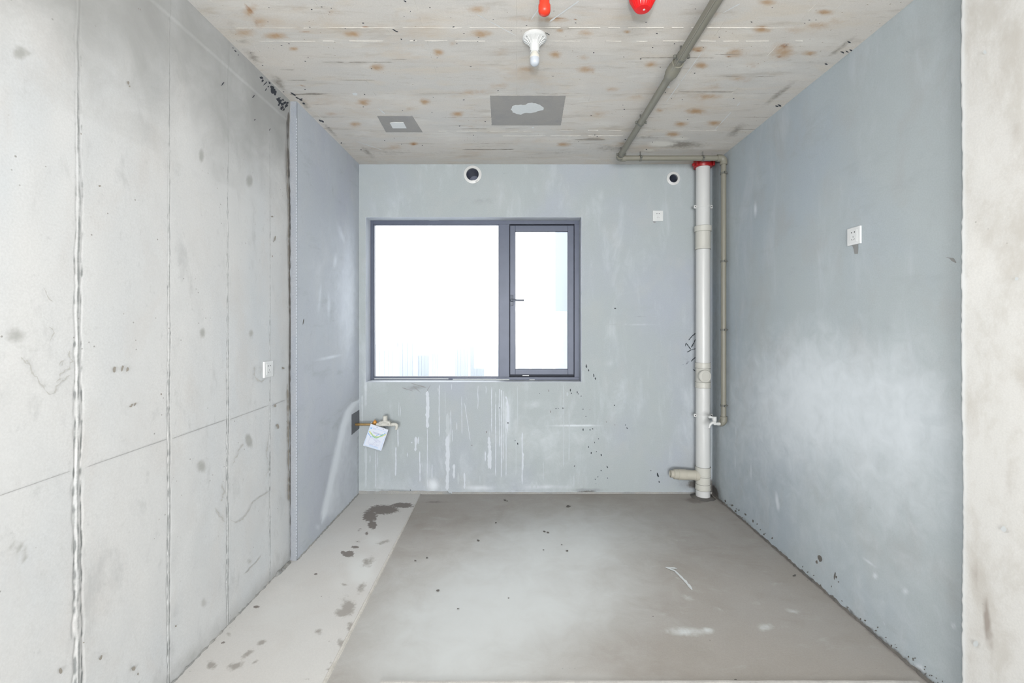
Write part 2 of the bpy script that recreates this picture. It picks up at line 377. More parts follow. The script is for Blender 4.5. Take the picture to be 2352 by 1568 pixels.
# flat marks (paint, mortar, dirt) lying on a surface
class Marks:
    def __init__(s, surf, e=.0006): s.b = MB(); s.s = surf; s.e = e
    def blob(s, cx, cy, rx, ry, ang=0, n=14, jag=.25):
        a = math.radians(ang); c = s.s(cx, cy, s.e); vs = [c]
        for i in range(n):
            t = 2 * math.pi * i / n; k = 1 + rnd.uniform(-jag, jag); x = rx * k * math.cos(t); y = ry * k * math.sin(t)
            vs.append(s.s(cx + x * math.cos(a) - y * math.sin(a), cy + x * math.sin(a) + y * math.cos(a), s.e))
        s.b.add(vs, [(0, i + 1, (i + 1) % n + 1) for i in range(n)])
        s.e += .000002; return s
    def stroke(s, pts, w, wj=.3, taper=True, seg=6):
        P_ = [Vector(p) for p in pts]; Q = []
        for a, b in zip(P_[:-1], P_[1:]):
            n = max(1, int((b - a).length / seg)); Q += [a.lerp(b, i / n) for i in range(n)]
        Q.append(P_[-1]); vs = []; m = len(Q)
        for i, q in enumerate(Q):
            d = (Q[min(i + 1, m - 1)] - Q[max(i - 1, 0)]).normalized(); nrm = Vector((-d.y, d.x))
            k = (w if not isinstance(w, (tuple, list)) else w[0] + (w[1] - w[0]) * i / max(1, m - 1)) / 2 * (1 + rnd.uniform(-wj, wj))
            if taper and i in (0, m - 1): k *= .3
            jit = nrm * rnd.uniform(-.15, .15) * k
            a = q + nrm * k + jit; b = q - nrm * k + jit
            vs += [s.s(a.x, a.y, s.e), s.s(b.x, b.y, s.e)]
        s.b.add(vs, [(2 * i, 2 * i + 1, 2 * i + 3, 2 * i + 2) for i in range(m - 1)])
        s.e += .000002; return s
    def build(s, name, mat, parent): return s.b.build(name, mat, parent, kind='stuff')

# ================================================================ SETTING
# ---- ceiling
rust = [(575,25,14,20,55,1),(560,75,30,12,0,.8),(632,82,28,10),(595,52,18,16,0,.7),(812,78,24,9),(1007,120,15,9),(1103,77,30,10),(1100,22,24,12,0,.8),
 (865,155,20,10),(675,112,11,6),(835,235,19,8),(975,234,14,8),(1050,262,18,8),(1085,212,55,8,0,.6),(815,285,16,7),(950,330,11,5,0,1.1),(905,338,25,7,0,.6),
 (1296,332,17,6),(1275,125,16,9),(1345,160,22,10),(1210,160,24,10,0,.8),(1340,132,16,7,0,.6),(1495,148,17,8),(1600,112,20,8),(1610,150,20,9),(1597,255,25,8,0,1.1),
 (1565,285,18,8),(1547,308,20,7),(1640,283,20,8),(1625,222,45,8,0,.7),(1515,253,13,6,0,.7),(1760,5,22,8),(1750,68,26,9),(1895,28,26,8),(1880,58,30,10,0,.8),
 (1797,118,30,20,-15,1.0),(1690,122,30,14,0,.8),(1860,122,22,8),(1440,73,9,5),(1285,70,11,5),(1270,45,50,8,0,.8),(1345,76,18,9,0,.7),(1145,196,30,8,0,.5),
 (1405,205,20,7,0,.7),(1375,262,18,8,0,.6),(1700,180,40,10,0,.5),(1640,200,25,7,0,.5),(1465,222,22,7,0,.5),(1430,330,20,7,0,.5),(1040,100,14,7,0,.5),(700,230,14,6,0,.5),
 (760,262,14,6,0,.5),(1080,290,20,6,0,.4),(1200,45,40,8,0,.5),(1150,120,20,9,0,.4),(940,250,12,6,0,.5),(1250,220,16,6,0,.3),(1500,25,20,8,0,.3),(1640,30,24,8,0,.5),
 (1830,70,40,10,0,.5),(1920,50,25,12,0,.5),(1730,150,30,10,0,.4),(690,20,30,12,0,.35),(760,30,24,10,0,.3),(905,40,24,10,0,.35)]
rust2 = [(572,22,6,22,52-90,1),(590,52,9,12,0,.8),(950,331,6,3,0,1.2),(838,62,14,3),(700,73,22,3,0,.8),(1280,42,30,3,0,.9),(1322,45,6,2,0,1.1),(1605,117,14,2.5,0,.9),(1622,108,5,8,0,.6),
 (1800,105,14,8,-10,.9),(1790,130,12,6,0,.8),(1675,130,14,3,0,.8),(695,197,10,2.5,15,.9),(1597,257,10,3,0,.6),(1750,62,12,3,0,.8),(1010,125,6,3,0,.5),(1890,30,10,3,0,.7),(1860,126,8,3,0,.7)]
darkc = [(900,350,80,14,0,.45),(1000,352,90,12,0,.35),(1560,332,75,12,0,.9),(1480,315,60,8,0,.6),(1400,340,60,12,0,.6),(1300,350,90,12,0,.4),(1690,300,40,14,-38,.7),(1790,215,60,8,-38,.8),
 (1930,110,60,8,-38,.7),(640,190,30,14,45,.8),(700,240,25,10,45,.7),(760,300,30,7,45,.7),(580,130,36,14,45,.7),(530,60,30,30,0,.4),(560,95,30,8,0,.6),(640,140,20,8,0,.4),(845,350,30,8,40,.7),(1560,120,20,6,0,.3),
 (720,215,40,3,0,.9),(660,160,30,3,0,.6)]
lightc = [(1520,330,40,8,0,.9),(1560,318,30,6,0,.7),(1490,345,20,5,0,.7),(1630,340,20,4,0,.5),(960,20,100,26,0,.35),(1150,15,60,20,0,.3)]
trans_lines = [2.359, 2.505, 2.675, 2.815, 2.99, 3.175, 3.43, 3.56, 3.70]
lw1 = wob(11, .12, 1)
def c_line(p, px, py):
    r = np.zeros(len(p))
    for k, y in enumerate(trans_lines):
        g = lw1(p[:, 0] + 13.7 * k); r = np.maximum(r, np.clip(1.2 - np.abs(p[:, 1] - y) / .006, 0, 1) * np.clip(.75 + .8 * g, 0, 1.1))
    return r
ceil_attrs = {'rust': lambda p, x, y: ell(x, y, rust) * (p[:, 1] > 1.2), 'rust2': lambda p, x, y: ell(x, y, rust2) * (p[:, 1] > 1.2),
    'dark': lambda p, x, y: ell(x, y, darkc) * (p[:, 1] > 1.2), 'light': lambda p, x, y: ell(x, y, lightc) * (p[:, 1] > 1.2), 'line': c_line}
ys = lines((YF - .2, 1.7, .25), (1.7, YB + .2, .008))
ceiling = surface('ceiling', lines((-1.6, 1.9, .0125)), ys, lambda U, V: np.stack([U, V, np.full_like(U, HC) + .0012 * vnoise(3, U * 4 + 20, V * 9 + 20)], -1), 'ceil', ceil_attrs,
                  back=(0, 0, .18), label='stained board-marked concrete ceiling')
# fins of cement squeezed out between the shuttering sheets
def fin(a, b, w, h, seed, gaps=.25, pieces=1):
    """broken low ridge on the ceiling from a to b (x, y)"""
    a = Vector(a); b = Vector(b); L = (b - a).length; n = int(L / .018); d = (b - a) / n; nr = Vector((-d.y, d.x)).normalized()
    r = random.Random(seed); B = mb('ridge'); run = []
    def flush():
        if len(run) > 2:
            vs = []; 
            for q in run: vs += [(q[0] - nr.x * q[2], q[1] - nr.y * q[2], HC + .0012), (q[0], q[1], HC - q[3]), (q[0] + nr.x * q[2], q[1] + nr.y * q[2], HC + .0012)]
            fs = []
            for i in range(len(run) - 1): k = 3 * i; fs += [(k, k + 1, k + 4, k + 3), (k + 1, k + 2, k + 5, k + 4)]
            B.add(vs, fs)
    off = 0
    for i in range(n + 1):
        off = off * .8 + r.uniform(-.0009, .0009)
        if r.random() < gaps * .35: flush(); run = []; continue
        q = a + d * i + nr * off; run.append((q.x, q.y, w / 2 * r.uniform(.5, 1.3), h * r.uniform(.5, 1.2)))
    flush()
    if B.v: B.build('joint_ridge', 'ridge', ceiling)
for k, (y, x0, x1, g) in enumerate([(2.083, -1.284, 1.27, .1), (2.181, -1.31, 1.37, .35), (3.205, -1.09, -.70, .05), (3.205, -.66, .1, .6), (3.285, -.1, 1.2, .3), (3.19, .3, 1.4, .5)]):
    fin((x0, y), (x1, y), .0034, .0016, 20 + k, min(.6, g + .12))
for k, (x0, y0, x1, y1, g) in enumerate([(-1.284, 1.5, -1.284, 2.45, .15), (-1.29, 2.9, -1.29, 3.6, .4), (0, 1.4, 0, 2.9, .15), (-.85, 1.4, -.85, 2.08, .3), (-.84, 2.18, -.84, 3.1, .7), (-.425, 1.4, -.43, 2.08, .3), (-.43, 2.18, -.45, 3.0, .8),
        (.42, 1.5, .425, 2.08, .4), (.425, 2.18, .44, 2.9, .8), (.93, 2.0, .95, 3.0, .4), (1.268, 1.4, 1.268, 2.9, .3), (1.372, 1.4, 1.372, 2.1, .25), (-.60, 2.083, -.58, 2.18, .1), (.55, 3.2, .57, 3.8, .6)]):
    fin((x0, y0), (x1, y1), .0030, .0012, 60 + k, g)
m_ = Marks(on_ceil)
for a, b, w in [((1220, 45), (1250, 2), 2.5), ((1262, 50), (1330, 2), 3), ((1095, 33), (1185, 82), 1.5), ((1612, 120), (1530, 235), 1.3), ((1660, 30), (1700, 8), 2), ((1640, 300), (1700, 235), 1.3), ((820, 325), (880, 345), 1), ((868, 248), (885, 262), 2)]:
    m_.stroke([a, b], w)
for x, y, rx, ry in [(614, 86, 3, 2), (815, 216, 6, 3), (1224, 293, 3, 1.5), (1231, 305, 3, 1.2), (1515, 218, 3, 2), (1535, 200, 4, 2), (570, 32, 5, 2), (605, 50, 3, 2), (1650, 12, 4, 2), (1210, 110, 1.5, 1)]: m_.blob(x, y, rx, ry)
m_.build('lime_streaks', 'filler', ceiling)
m_ = Marks(on_ceil)
for i in range(130):
    x = rnd.uniform(560, 1950); y = rnd.uniform(10, 350)
    if y < 740 - abs(x - VX) * .98 - 1.0 and (abs(x - VX) < 430 * (742 - y) / 380): m_.blob(x, y, rnd.uniform(.8, 2.6), rnd.uniform(.5, 1.2), rnd.uniform(-20, 20), 7)
for x, y in [(672, 215), (676, 218), (683, 225), (690, 229), (698, 238), (735, 277), (741, 279), (930, 3), (905, 69), (910, 72), (1950, 97), (1945, 118), (1935, 120), (1955, 116), (1898, 147), (1790, 242), (1785, 244)]:
    m_.blob(x, y, 4, 1.6, 25, 8, .4)
m_.build('pock_marks', 'void', ceiling)
for (x0, x1, y, w) in [(742, 790, 143, 1.3), (800, 900, 143, 1.0), (665, 740, 217, 1.6), (660, 705, 184, 1.4), (780, 860, 184, .8), (1640, 1700, 125, .9), (1470, 1640, 133, 1.2), (1690, 1750, 297, 1.0), (1320, 1390, 321, 2.2), (1340, 1380, 318, 1.2), (1062, 1180, 343, 1.1), (900, 935, 136, 1.2), (1060, 1120, 296, .8), (1560, 1690, 211, 1.1), (1660, 1780, 176, 1.1)]:
    m2 = Marks(on_ceil, .0007); m2.stroke([(x0, y), ((x0 + x1) / 2, y + rnd.uniform(-.7, .7)), (x1, y)], w, .6)
    m2.b.build('board_scratch', 'brown', ceiling, kind='stuff')

# ---- floor
def fl_light(p, x, y):  # pale dust, plus window daylight painted into the middle of the floor
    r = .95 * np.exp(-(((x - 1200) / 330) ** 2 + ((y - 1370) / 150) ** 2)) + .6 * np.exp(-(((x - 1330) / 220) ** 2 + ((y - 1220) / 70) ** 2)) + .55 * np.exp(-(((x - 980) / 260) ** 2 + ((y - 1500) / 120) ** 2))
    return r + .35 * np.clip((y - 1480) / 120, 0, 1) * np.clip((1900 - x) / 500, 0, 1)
chalk = [(1575,1450,62,13,2,1.1),(1625,1447,22,10,0,1),(1757,1440,26,12,0,.9),(1822,1403,26,7,10,.8),(1560,1330,40,4,38,.6),(1580,1372,30,8,15,.7),(1400,1365,40,10,0,.6),(980,1345,60,14,-5,.35),(955,1450,55,13,-5,.55),
 (1655,1400,30,8,15,.5),(1780,1340,40,8,0,.45),(1250,1250,60,10,0,.4),(1330,1255,40,6,10,.5),(1560,1240,30,5,5,.6),(1200,1300,80,10,0,.35),(1735,1385,30,8,0,.5),(1800,1440,20,8,0,.5),(1440,1300,50,8,10,.45),(1130,1530,60,8,0,.4),(1660,1270,10,6,20,.5)]
darkf = [(1000,1153,50,5,0,.6),(1160,1147,4,3),(1305,1162,4,3),(1600,1148,34,9,0,1),(1660,1150,20,10,40,1)]
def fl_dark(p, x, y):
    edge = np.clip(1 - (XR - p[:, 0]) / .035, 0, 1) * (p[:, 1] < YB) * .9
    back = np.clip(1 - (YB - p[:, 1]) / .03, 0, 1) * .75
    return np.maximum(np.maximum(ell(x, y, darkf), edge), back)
fx = lambda V: -.812 + (3.82 - V) * (.037 / 1.99)        # line where the two screeds meet
def fpos(U, V):
    X = fx(V) + (1.9 - fx(V)) * U
    return np.stack([X, V, .0015 * vnoise(5, X * 2 + 9, V * 2 + 9) - .0015], -1)
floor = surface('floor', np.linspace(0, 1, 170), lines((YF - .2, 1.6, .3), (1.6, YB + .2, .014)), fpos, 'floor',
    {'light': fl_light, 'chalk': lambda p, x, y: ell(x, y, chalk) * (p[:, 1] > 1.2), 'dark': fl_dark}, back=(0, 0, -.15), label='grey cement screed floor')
wet = [(880,1170,48,14,0,1),(850,1185,22,18,0,1),(925,1160,35,8,0,1),(855,1205,14,13,0,1),(842,1225,8,8,0,.7),(815,1256,12,4,0,1),(800,1272,17,9,0,1.1),(788,1268,8,6,0,.9),(822,1243,12,7,0,.55),(826,1216,11,7,0,.6),(725,1318,6,3,0,1),(590,1393,12,5,0,.8),
       (512,1475,7,5,0,.9),(440,1540,9,8,0,.5)]
wet2 = [(845,1290,28,18,-35,.75),(880,1245,30,8,-15,.7),(800,1395,26,22,-60,1),(785,1408,24,14,0,1),(830,1350,22,14,-50,.8),(805,1440,12,18,0,.9),(790,1480,14,22,-60,1),(732,1450,16,11,0,.8),(600,1475,16,8,-20,.95),(570,1500,26,9,-35,.9),(540,1530,32,14,-20,.85),(585,1520,14,6,-30,.8),
        (485,1527,16,17,-70,.95),(525,1455,9,14,-60,.7),(755,1536,14,6,0,.7),(760,1520,8,10,0,.7),(790,1342,16,5,10,.7),(775,1400,14,6,0,.6),(757,1472,6,3,0,.8),(700,1560,30,4,0,.6),(790,1375,20,25,-50,.5)]
lightf = [(820,1460,20,60,25,.9),(830,1310,40,40,-30,.8),(860,1240,30,30,0,.5),(650,1400,120,60,-40,.3),(780,1330,40,40,0,.3)]
def spos(U, V):
    X = -1.6 + (fx(V) + 1.6) * U
    return np.stack([X, V, .001 * vnoise(6, X * 3 + 9, V * 3 + 9) + .0015], -1)
strip = surface('floor_strip', np.linspace(0, 1, 90), lines((YF - .2, 1.4, .3), (1.4, YB + .2, .01)), spos, 'strip',
    {'dark': lambda p, x, y: ell(x, y, wet) * (p[:, 1] > 1.2), 'wet': lambda p, x, y: ell(x, y, wet2) * (p[:, 1] > 1.2), 'light': lambda p, x, y: ell(x, y, lightf) * (p[:, 1] > 1.2)},
    back=(0, 0, -.15), label='paler smooth screed strip along the left wall')
B = mb('ridge'); n = 70; vs = []                          # pale lip between the two screeds
for i in range(n + 1):
    y = 1.4 + (3.80 - 1.4) * i / n; w = (.009 if y < 3.0 else .009 * max(.15, (3.85 - y) / .85)) * rnd.uniform(.85, 1.15); x = fx(y)
    vs += [(x - w, y, .0008), (x - w * .5, y, .005), (x + w * .5, y, .005), (x + w, y, -.004)]
B.add(vs, [(4 * i + k, 4 * i + k + 1, 4 * i + k + 5, 4 * i + k + 4) for i in range(n) for k in range(3)])
props(B.build('trim_1', 'ridge'), 'thin pale cement lip between the two floor screeds', kind='structure')
B = mb('trim'); n = 60; vs = []                          # low threshold lip across the near floor
for i in range(n + 1):
    x = -.55 + 2.17 * i / n; y = 1.842 + rnd.uniform(-.001, .001)
    vs += [(x, y - .016, -.004), (x, y - .014, .004), (x, y - .004, .005), (x, y + .002, -.004)]
B.add(vs, [(4 * i + k, 4 * i + k + 1, 4 * i + k + 5, 4 * i + k + 4) for i in range(n) for k in range(3)])
props(B.build('trim_2', 'trim'), 'thin pale cement lip crossing the floor at the room opening', kind='structure')
m_ = Marks(on_floor, .0012)
m_.stroke([(1528, 1302), (1550, 1310), (1575, 1335), (1590, 1354)], (3, 6), .3); m_.stroke([(1528, 1302), (1555, 1305)], 3)
m_.build('chalk_scrape', 'filler', floor)
m_ = Marks(on_floor, .0012)
for x, y, r in [(1160,1148,2.5),(1165,1150,2),(1306,1162,5),(954,1287,3),(981,1280,3),(1006,1355,4),(1098,1240,4),(1139,1200,3),(1825,1321,4),(1052,1397,3),(1290,1250,2),(1250,1220,3),(1258,1222,3),(1248,1262,2),(1302,1264,3),(1500,1415,2),(1690,1560,3),(1168,1373,2),(665,1395,2)]:
    m_.blob(x, y, r, r * .5, 0, 8, .4)
m_.build('grit_spots', 'darkmortar', floor)

# ---- left wall (bare concrete, vertical shuttering seams)
seamY = [1.435, 1.809, 2.177, 2.549]; seamA = [1.0, .55, .6, .45]
sw = [wob(31 + k, .05, .0016) for k in range(4)]; sw2 = [wob(41 + k, .23, .003) for k in range(4)]; swid = [wob(51 + k, .03, 1) for k in range(4)]
def seam_off(k, y, z): return y - (seamY[k] + sw[k](z) * seamA[k] + sw2[k](z) * .8)
def lpos(U, V):
    d = .0022 * vnoise(8, U * 2.2 + 7, V * 1.6 + 3) + .0007 * vnoise(9, U * 14, V * 8)
    for k in range(4):
        s = seam_off(k, U, V); low = np.clip((2.35 - V) / 1.6, .12, 1) if k == 0 else np.clip((2.5 - V) / 1.4, .2, 1)
        w = .0055 * seamA[k] * (1 + .35 * swid[k](V)) * (.6 + .6 * low)
        d = d + seamA[k] * low * ((.0015 + .0014 * vnoise(90 + k, U * 160 + 9, V * 60)) * np.exp(-(s / w) ** 2) - .0022 * np.exp(-((np.abs(s) - 2.1 * w) / (w * .6)) ** 2))
    d = d + .004 * np.clip((V - 2.663) / .012, 0, 1) * (V < 2.9)      # upper pour stands 4 mm proud
    return np.stack([XL + d, U, V], -1)
def l_seam(p, x, y):
    r = np.zeros(len(p))
    for k in range(4):
        s = seam_off(k, p[:, 1], p[:, 2]); w = .0055 * seamA[k]; low = np.clip((2.55 - p[:, 2]) / 1.9, .15, 1)
        r = np.maximum(r, (.45 + 1.0 * low) * (.8 + .45 * vnoise(95 + k, p[:, 1] * 120 + 3, p[:, 2] * 45)) * (np.exp(-((np.abs(s) - 2.0 * w) / (w * .9)) ** 2)) * (.75 + .45 * swid[k](p[:, 2] * 2 + 3)))
    for k in range(4): r = np.maximum(r, (.85 + .35 * vnoise(98, p[:, 1] * 200, p[:, 2] * 30)) * np.exp(-(seam_off(k, p[:, 1], p[:, 2]) / (.0055 * seamA[k])) ** 2))
    r = np.maximum(r, .8 * np.exp(-((p[:, 2] - 2.66) / .005) ** 2) * (.5 + .5 * vnoise(12, p[:, 1] * 9 + 5, p[:, 2] * 0)))
    r = np.maximum(r, .9 * np.exp(-((p[:, 1] - (YLR - .006)) / .008) ** 2))
    return r
ldark = [(45,122,22,20,0,.75),(62,122,16,10,0,.7),(35,770,32,26,0,.6),(33,720,6,28,0,.6),(463,356,9,20,0,.8),(573,415,10,18,0,.8),(465,765,9,15,0,.7),(577,765,7,13,0,.7),(462,1070,15,20,0,.7),(572,1013,10,20,-15,.85),(468,1382,11,20,0,.55),(572,1288,8,9,0,.6),
  (40,1265,40,40,0,.38),(450,1500,60,25,-45,.4),(560,1440,50,15,-45,.4),(300,1530,14,26,0,.35),(60,800,40,12,20,.4),(600,850,26,30,0,.35)]
def l_dark(p, x, y):
    r = ell(x, y, ldark)
    ring = np.exp(-((np.sqrt((x - 38) ** 2 + (y - 1275) ** 2) - 22) / 3.5) ** 2) * .8 * (x > 20)
    return np.maximum(r, ring) * (p[:, 1] > .9)
def l_shade_tone(p, x, y):  # shade painted in towards the ceiling; also darker at base and far corner
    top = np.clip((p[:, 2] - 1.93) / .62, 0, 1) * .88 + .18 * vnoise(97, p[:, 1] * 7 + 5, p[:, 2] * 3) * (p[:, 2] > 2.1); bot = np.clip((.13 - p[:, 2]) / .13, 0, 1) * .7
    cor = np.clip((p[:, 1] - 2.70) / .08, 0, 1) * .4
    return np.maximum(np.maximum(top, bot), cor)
lys = lines((YF, .9, .25), (.9, 1.40, .012), (1.40, 1.47, .0022), (1.47, 1.785, .010), (1.785, 1.833, .0024), (1.833, 2.155, .010), (2.155, 2.20, .0026), (2.20, 2.53, .010), (2.53, 2.568, .0028), (2.568, YLR, .008))
wall_left = surface('wall_left', lys, lines((-.02, 2.655, .013), (2.655, 2.68, .004), (2.68, HC + .01, .012)), lpos, 'left', {'seam': l_seam, 'dark': l_dark, 'shade_tone': l_shade_tone},
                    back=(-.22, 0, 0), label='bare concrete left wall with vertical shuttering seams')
# small marks on the left wall
m_ = Marks(on_left, .004)
for x, y, rx, ry, a in [(263,848,3,6,10),(281,846,2.5,7,20),(293,848,4,5,30),(300,933,3,2,-20),(303,930,2,5,30),(310,928,2,5,30),(632,548,1.6,6,10),(630,552,1,4,30),(632,931,3,4,20),(637,977,3,3,30),(639,981,2,3,20),(295,190,2,5,-20),(298,198,2,2,0),(186,307,1.5,2,0),
    (229,427,3,2,0),(370,905,2,2,0),(318,20,1.5,1.5,0),(322,22,1.2,2,0),(140,1540,5,8,0),(307,1535,4,7,10),(317,1548,2,3,0),(626,588,1,2,0),(404,1437,2,2,0),(625,497,3,2,0),(650,845,3,3,0),(192,1475,2,2,0),(232,1510,3,6,30)]:
    m_.blob(x, y, rx, ry, a, 8, .35)
m_.build('scuff_marks', 'brown', wall_left)
m_ = Marks(on_left, .0034)
def crackle(pts, w=1.6, k=5):
    out = [pts[0]]
    for a, b in zip(pts[:-1], pts[1:]):
        n = max(1, int(math.hypot(b[0] - a[0], b[1] - a[1]) / 6))
        for i in range(1, n + 1): out.append((a[0] + (b[0] - a[0]) * i / n + rnd.uniform(-k, k) * .5, a[1] + (b[1] - a[1]) * i / n + rnd.uniform(-k, k) * .5))
    m_.stroke(out, w, .9, seg=3)
for pts, w, k in [([(618, 1128), (595, 1142), (582, 1152), (573, 1172), (556, 1192), (540, 1200), (528, 1192)], 2.2, 3), ([(495, 1165), (505, 1185), (518, 1198)], 2, 3), ([(510, 1110), (514, 1130), (508, 1150)], 2, 4), ([(560, 1018), (548, 1035), (534, 1070)], 1.6, 3),
    ([(585, 842), (583, 860), (592, 874), (604, 876)], 1.8, 2), ([(608, 870), (600, 878)], 1.8, 2), ([(615, 1010), (612, 1040), (618, 1070), (611, 1095)], 1.5, 3), ([(48, 820), (66, 836), (80, 862), (98, 888), (112, 906), (124, 902), (134, 884), (148, 872), (160, 862)], 2.4, 6),
    ([(130, 878), (140, 856), (158, 846), (166, 828), (158, 806)], 2.2, 6), ([(60, 826), (74, 842), (76, 862)], 3.4, 6), ([(136, 838), (144, 826), (142, 840)], 2, 3), ([(100, 660), (108, 680), (120, 690)], 1.6, 6), ([(112, 750), (124, 762), (118, 780)], 2, 6), ([(600, 1275), (580, 1300), (560, 1320)], 1.4, 3)]: crackle(pts, w, k)
m_.build('tide_marks', 'tide', wall_left)
m_ = Marks(on_left, .0036)
zl = lambda x: VY + (CH - .99) * FPX / (XL * FPX / (x - VX)) * 1.0
for x0, x1 in [(-30, 162), (200, 385), (395, 520), (528, 617), (624, 655)]:
    m_.stroke([(x0, zl(x0) + 3), (x1, zl(x1) + 0)], 1.3, .25)
m_.build('pencil_line', 'pencil', wall_left)
m_ = Marks(on_left, .0045)                                # ragged voids left under the slab
V_ = [(535,110,3,1),(541,118,4,1.5),(549,127,5,2),(556,134,6,2.5),(562,141,6,2),(551,144,3,4),(571,152,6,3),(579,160,6,3),(587,167,6,2.5),(579,171,2.5,7),(577,183,2.5,6),(593,172,5,2),(600,177,6,4),(603,186,3,5),(609,192,2,6),(611,206,2,4),(616,199,2,2),
      (619,190,4,2),(624,200,6,5),(629,207,7,6),(632,213,6,5),(626,212,5,4),(640,227,6,5),(643,234,5,6),(648,240,6,4),(653,236,4,6),(657,243,4,6),(647,248,5,5),(652,252,3,4),(641,240,3,4),(650,229,3,3),(660,236,3,4),(513,46,1.5,1.5),(440,20,1.5,2),(417,22,1.5,2),(511,193,1.5,5),(620,297,1,4),(585,275,1.5,3),(582,222,2,5)]
for x, y, rx, ry in V_:
    if (VY - y) < .972 * (VX - x): m_.blob(x, y, rx * .75, ry * .85, 40, 10, .5)
m_.build('ragged_voids', 'void', wall_left)
# rough gap beside the painted return, its shadow drawn as a dark strip
m_ = Marks(on_side(XL), .006); m_.stroke([(663, 258), (661, 330), (664, 420), (666, 520), (665, 640), (667, 760), (665.5, 880), (668, 1000), (666.5, 1120), (668, 1200), (668, 1285)], 3.0, .6, seg=9)
m_.build('dark_gap', 'darkmortar', wall_left)
m_ = Marks(on_side(XL), .0065); m_.stroke([(659, 330), (660, 400), (663, 470), (662.5, 560), (664, 640)], 1.8, .8); m_.stroke([(661, 880), (662, 1000), (663, 1060), (663, 1150)], 2.2, .9)
m_.build('brown_gap_edge', 'brown', wall_left)

# ---- painted left wall (return)
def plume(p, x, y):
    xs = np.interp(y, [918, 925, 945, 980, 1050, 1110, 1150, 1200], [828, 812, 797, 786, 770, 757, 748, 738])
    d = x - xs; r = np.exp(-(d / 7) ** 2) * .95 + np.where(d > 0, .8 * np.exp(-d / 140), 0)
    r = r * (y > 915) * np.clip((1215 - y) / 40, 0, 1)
    up = .75 * np.exp(-(((x - 800) / 26) ** 2 + ((y - 690) / 170) ** 2)) + .35 * np.exp(-(((x - 740) / 50) ** 2 + ((y - 640) / 180) ** 2))  # window sheen painted in as a paler tone
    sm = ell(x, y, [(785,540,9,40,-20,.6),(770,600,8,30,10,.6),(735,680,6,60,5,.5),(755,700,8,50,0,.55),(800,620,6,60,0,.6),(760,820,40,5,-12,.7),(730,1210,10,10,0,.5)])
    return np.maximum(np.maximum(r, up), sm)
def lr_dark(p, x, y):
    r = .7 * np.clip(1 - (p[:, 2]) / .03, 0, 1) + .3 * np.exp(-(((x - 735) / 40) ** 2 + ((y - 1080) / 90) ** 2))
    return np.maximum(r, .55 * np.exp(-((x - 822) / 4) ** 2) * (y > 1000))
def lrpos(U, V): return np.stack([XLR + .0012 * vnoise(14, U * 3, V * 3) , U, V], -1)
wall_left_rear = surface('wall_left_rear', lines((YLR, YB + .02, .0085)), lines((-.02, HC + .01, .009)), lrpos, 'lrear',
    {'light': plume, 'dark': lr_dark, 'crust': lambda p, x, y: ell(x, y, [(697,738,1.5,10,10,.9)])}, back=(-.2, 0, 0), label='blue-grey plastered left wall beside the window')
B = mb('end').box((XLR - .042, YLR - .0035, 0), (XLR - .0005, YLR + .001, HC - .004))
B.build('plaster_end_face', 'end', wall_left_rear)
B = mb('lrear'); 
for i in range(150):
    z = .03 + i * .0183
    if z < 2.7: B.box((XLR - .0035, YLR - .0042, z), (XLR + .0006, YLR + .0005, z + .011 + rnd.uniform(-.003, .003)))
B.build('corner_bead', 'drip_faint', wall_left_rear, kind='stuff')

# ---- right wall (painted) and bare concrete nearer the camera
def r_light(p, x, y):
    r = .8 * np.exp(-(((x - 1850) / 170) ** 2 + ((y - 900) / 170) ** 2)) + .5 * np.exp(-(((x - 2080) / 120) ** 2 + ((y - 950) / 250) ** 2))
    r = r + .35 * np.clip((y - 700) / 300, 0, 1)  # daylight on the middle and lower wall painted as a lighter tone
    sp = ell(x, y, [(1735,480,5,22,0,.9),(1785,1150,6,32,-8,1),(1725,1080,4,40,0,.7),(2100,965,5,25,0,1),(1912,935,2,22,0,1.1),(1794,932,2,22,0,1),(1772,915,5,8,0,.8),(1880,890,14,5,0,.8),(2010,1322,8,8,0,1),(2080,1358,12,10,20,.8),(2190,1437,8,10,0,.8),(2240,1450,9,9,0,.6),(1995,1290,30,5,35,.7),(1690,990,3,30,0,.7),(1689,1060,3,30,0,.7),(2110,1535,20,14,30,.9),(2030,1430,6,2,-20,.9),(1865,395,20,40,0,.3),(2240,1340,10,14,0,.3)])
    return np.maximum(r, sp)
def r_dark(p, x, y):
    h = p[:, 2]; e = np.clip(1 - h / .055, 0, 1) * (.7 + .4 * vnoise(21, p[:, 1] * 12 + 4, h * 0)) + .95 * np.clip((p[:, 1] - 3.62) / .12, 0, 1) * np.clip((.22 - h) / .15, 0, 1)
    e = np.maximum(e, .55 * np.clip((p[:, 1] - 3.70) / .05, 0, 1))  # shadow in the far corner painted into the colour
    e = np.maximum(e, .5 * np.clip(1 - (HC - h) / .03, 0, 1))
    e = np.maximum(e, .45 * np.clip(1 - (p[:, 1] - YRF) / .03, 0, 1))  # painted shadow beside the protruding concrete edge
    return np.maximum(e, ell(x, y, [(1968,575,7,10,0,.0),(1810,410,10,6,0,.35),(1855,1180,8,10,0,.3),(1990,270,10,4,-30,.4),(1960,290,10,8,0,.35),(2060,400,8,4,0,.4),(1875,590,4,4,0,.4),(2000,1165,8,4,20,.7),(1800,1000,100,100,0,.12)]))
def r_crust(p, x, y):
    h = p[:, 2]; e = np.clip(1 - h / .028, 0, 1) * .8 * (.6 + .6 * vnoise(22, p[:, 1] * 25 + 4, h * 0)); e = np.where(p[:, 1] < 2.3, np.maximum(e, np.clip(1 - h / .05, 0, 1) * .7), e)
    return np.maximum(e, np.clip((p[:, 1] - 3.70) / .1, 0, 1) * np.clip((.12 - h) / .08, 0, 1))
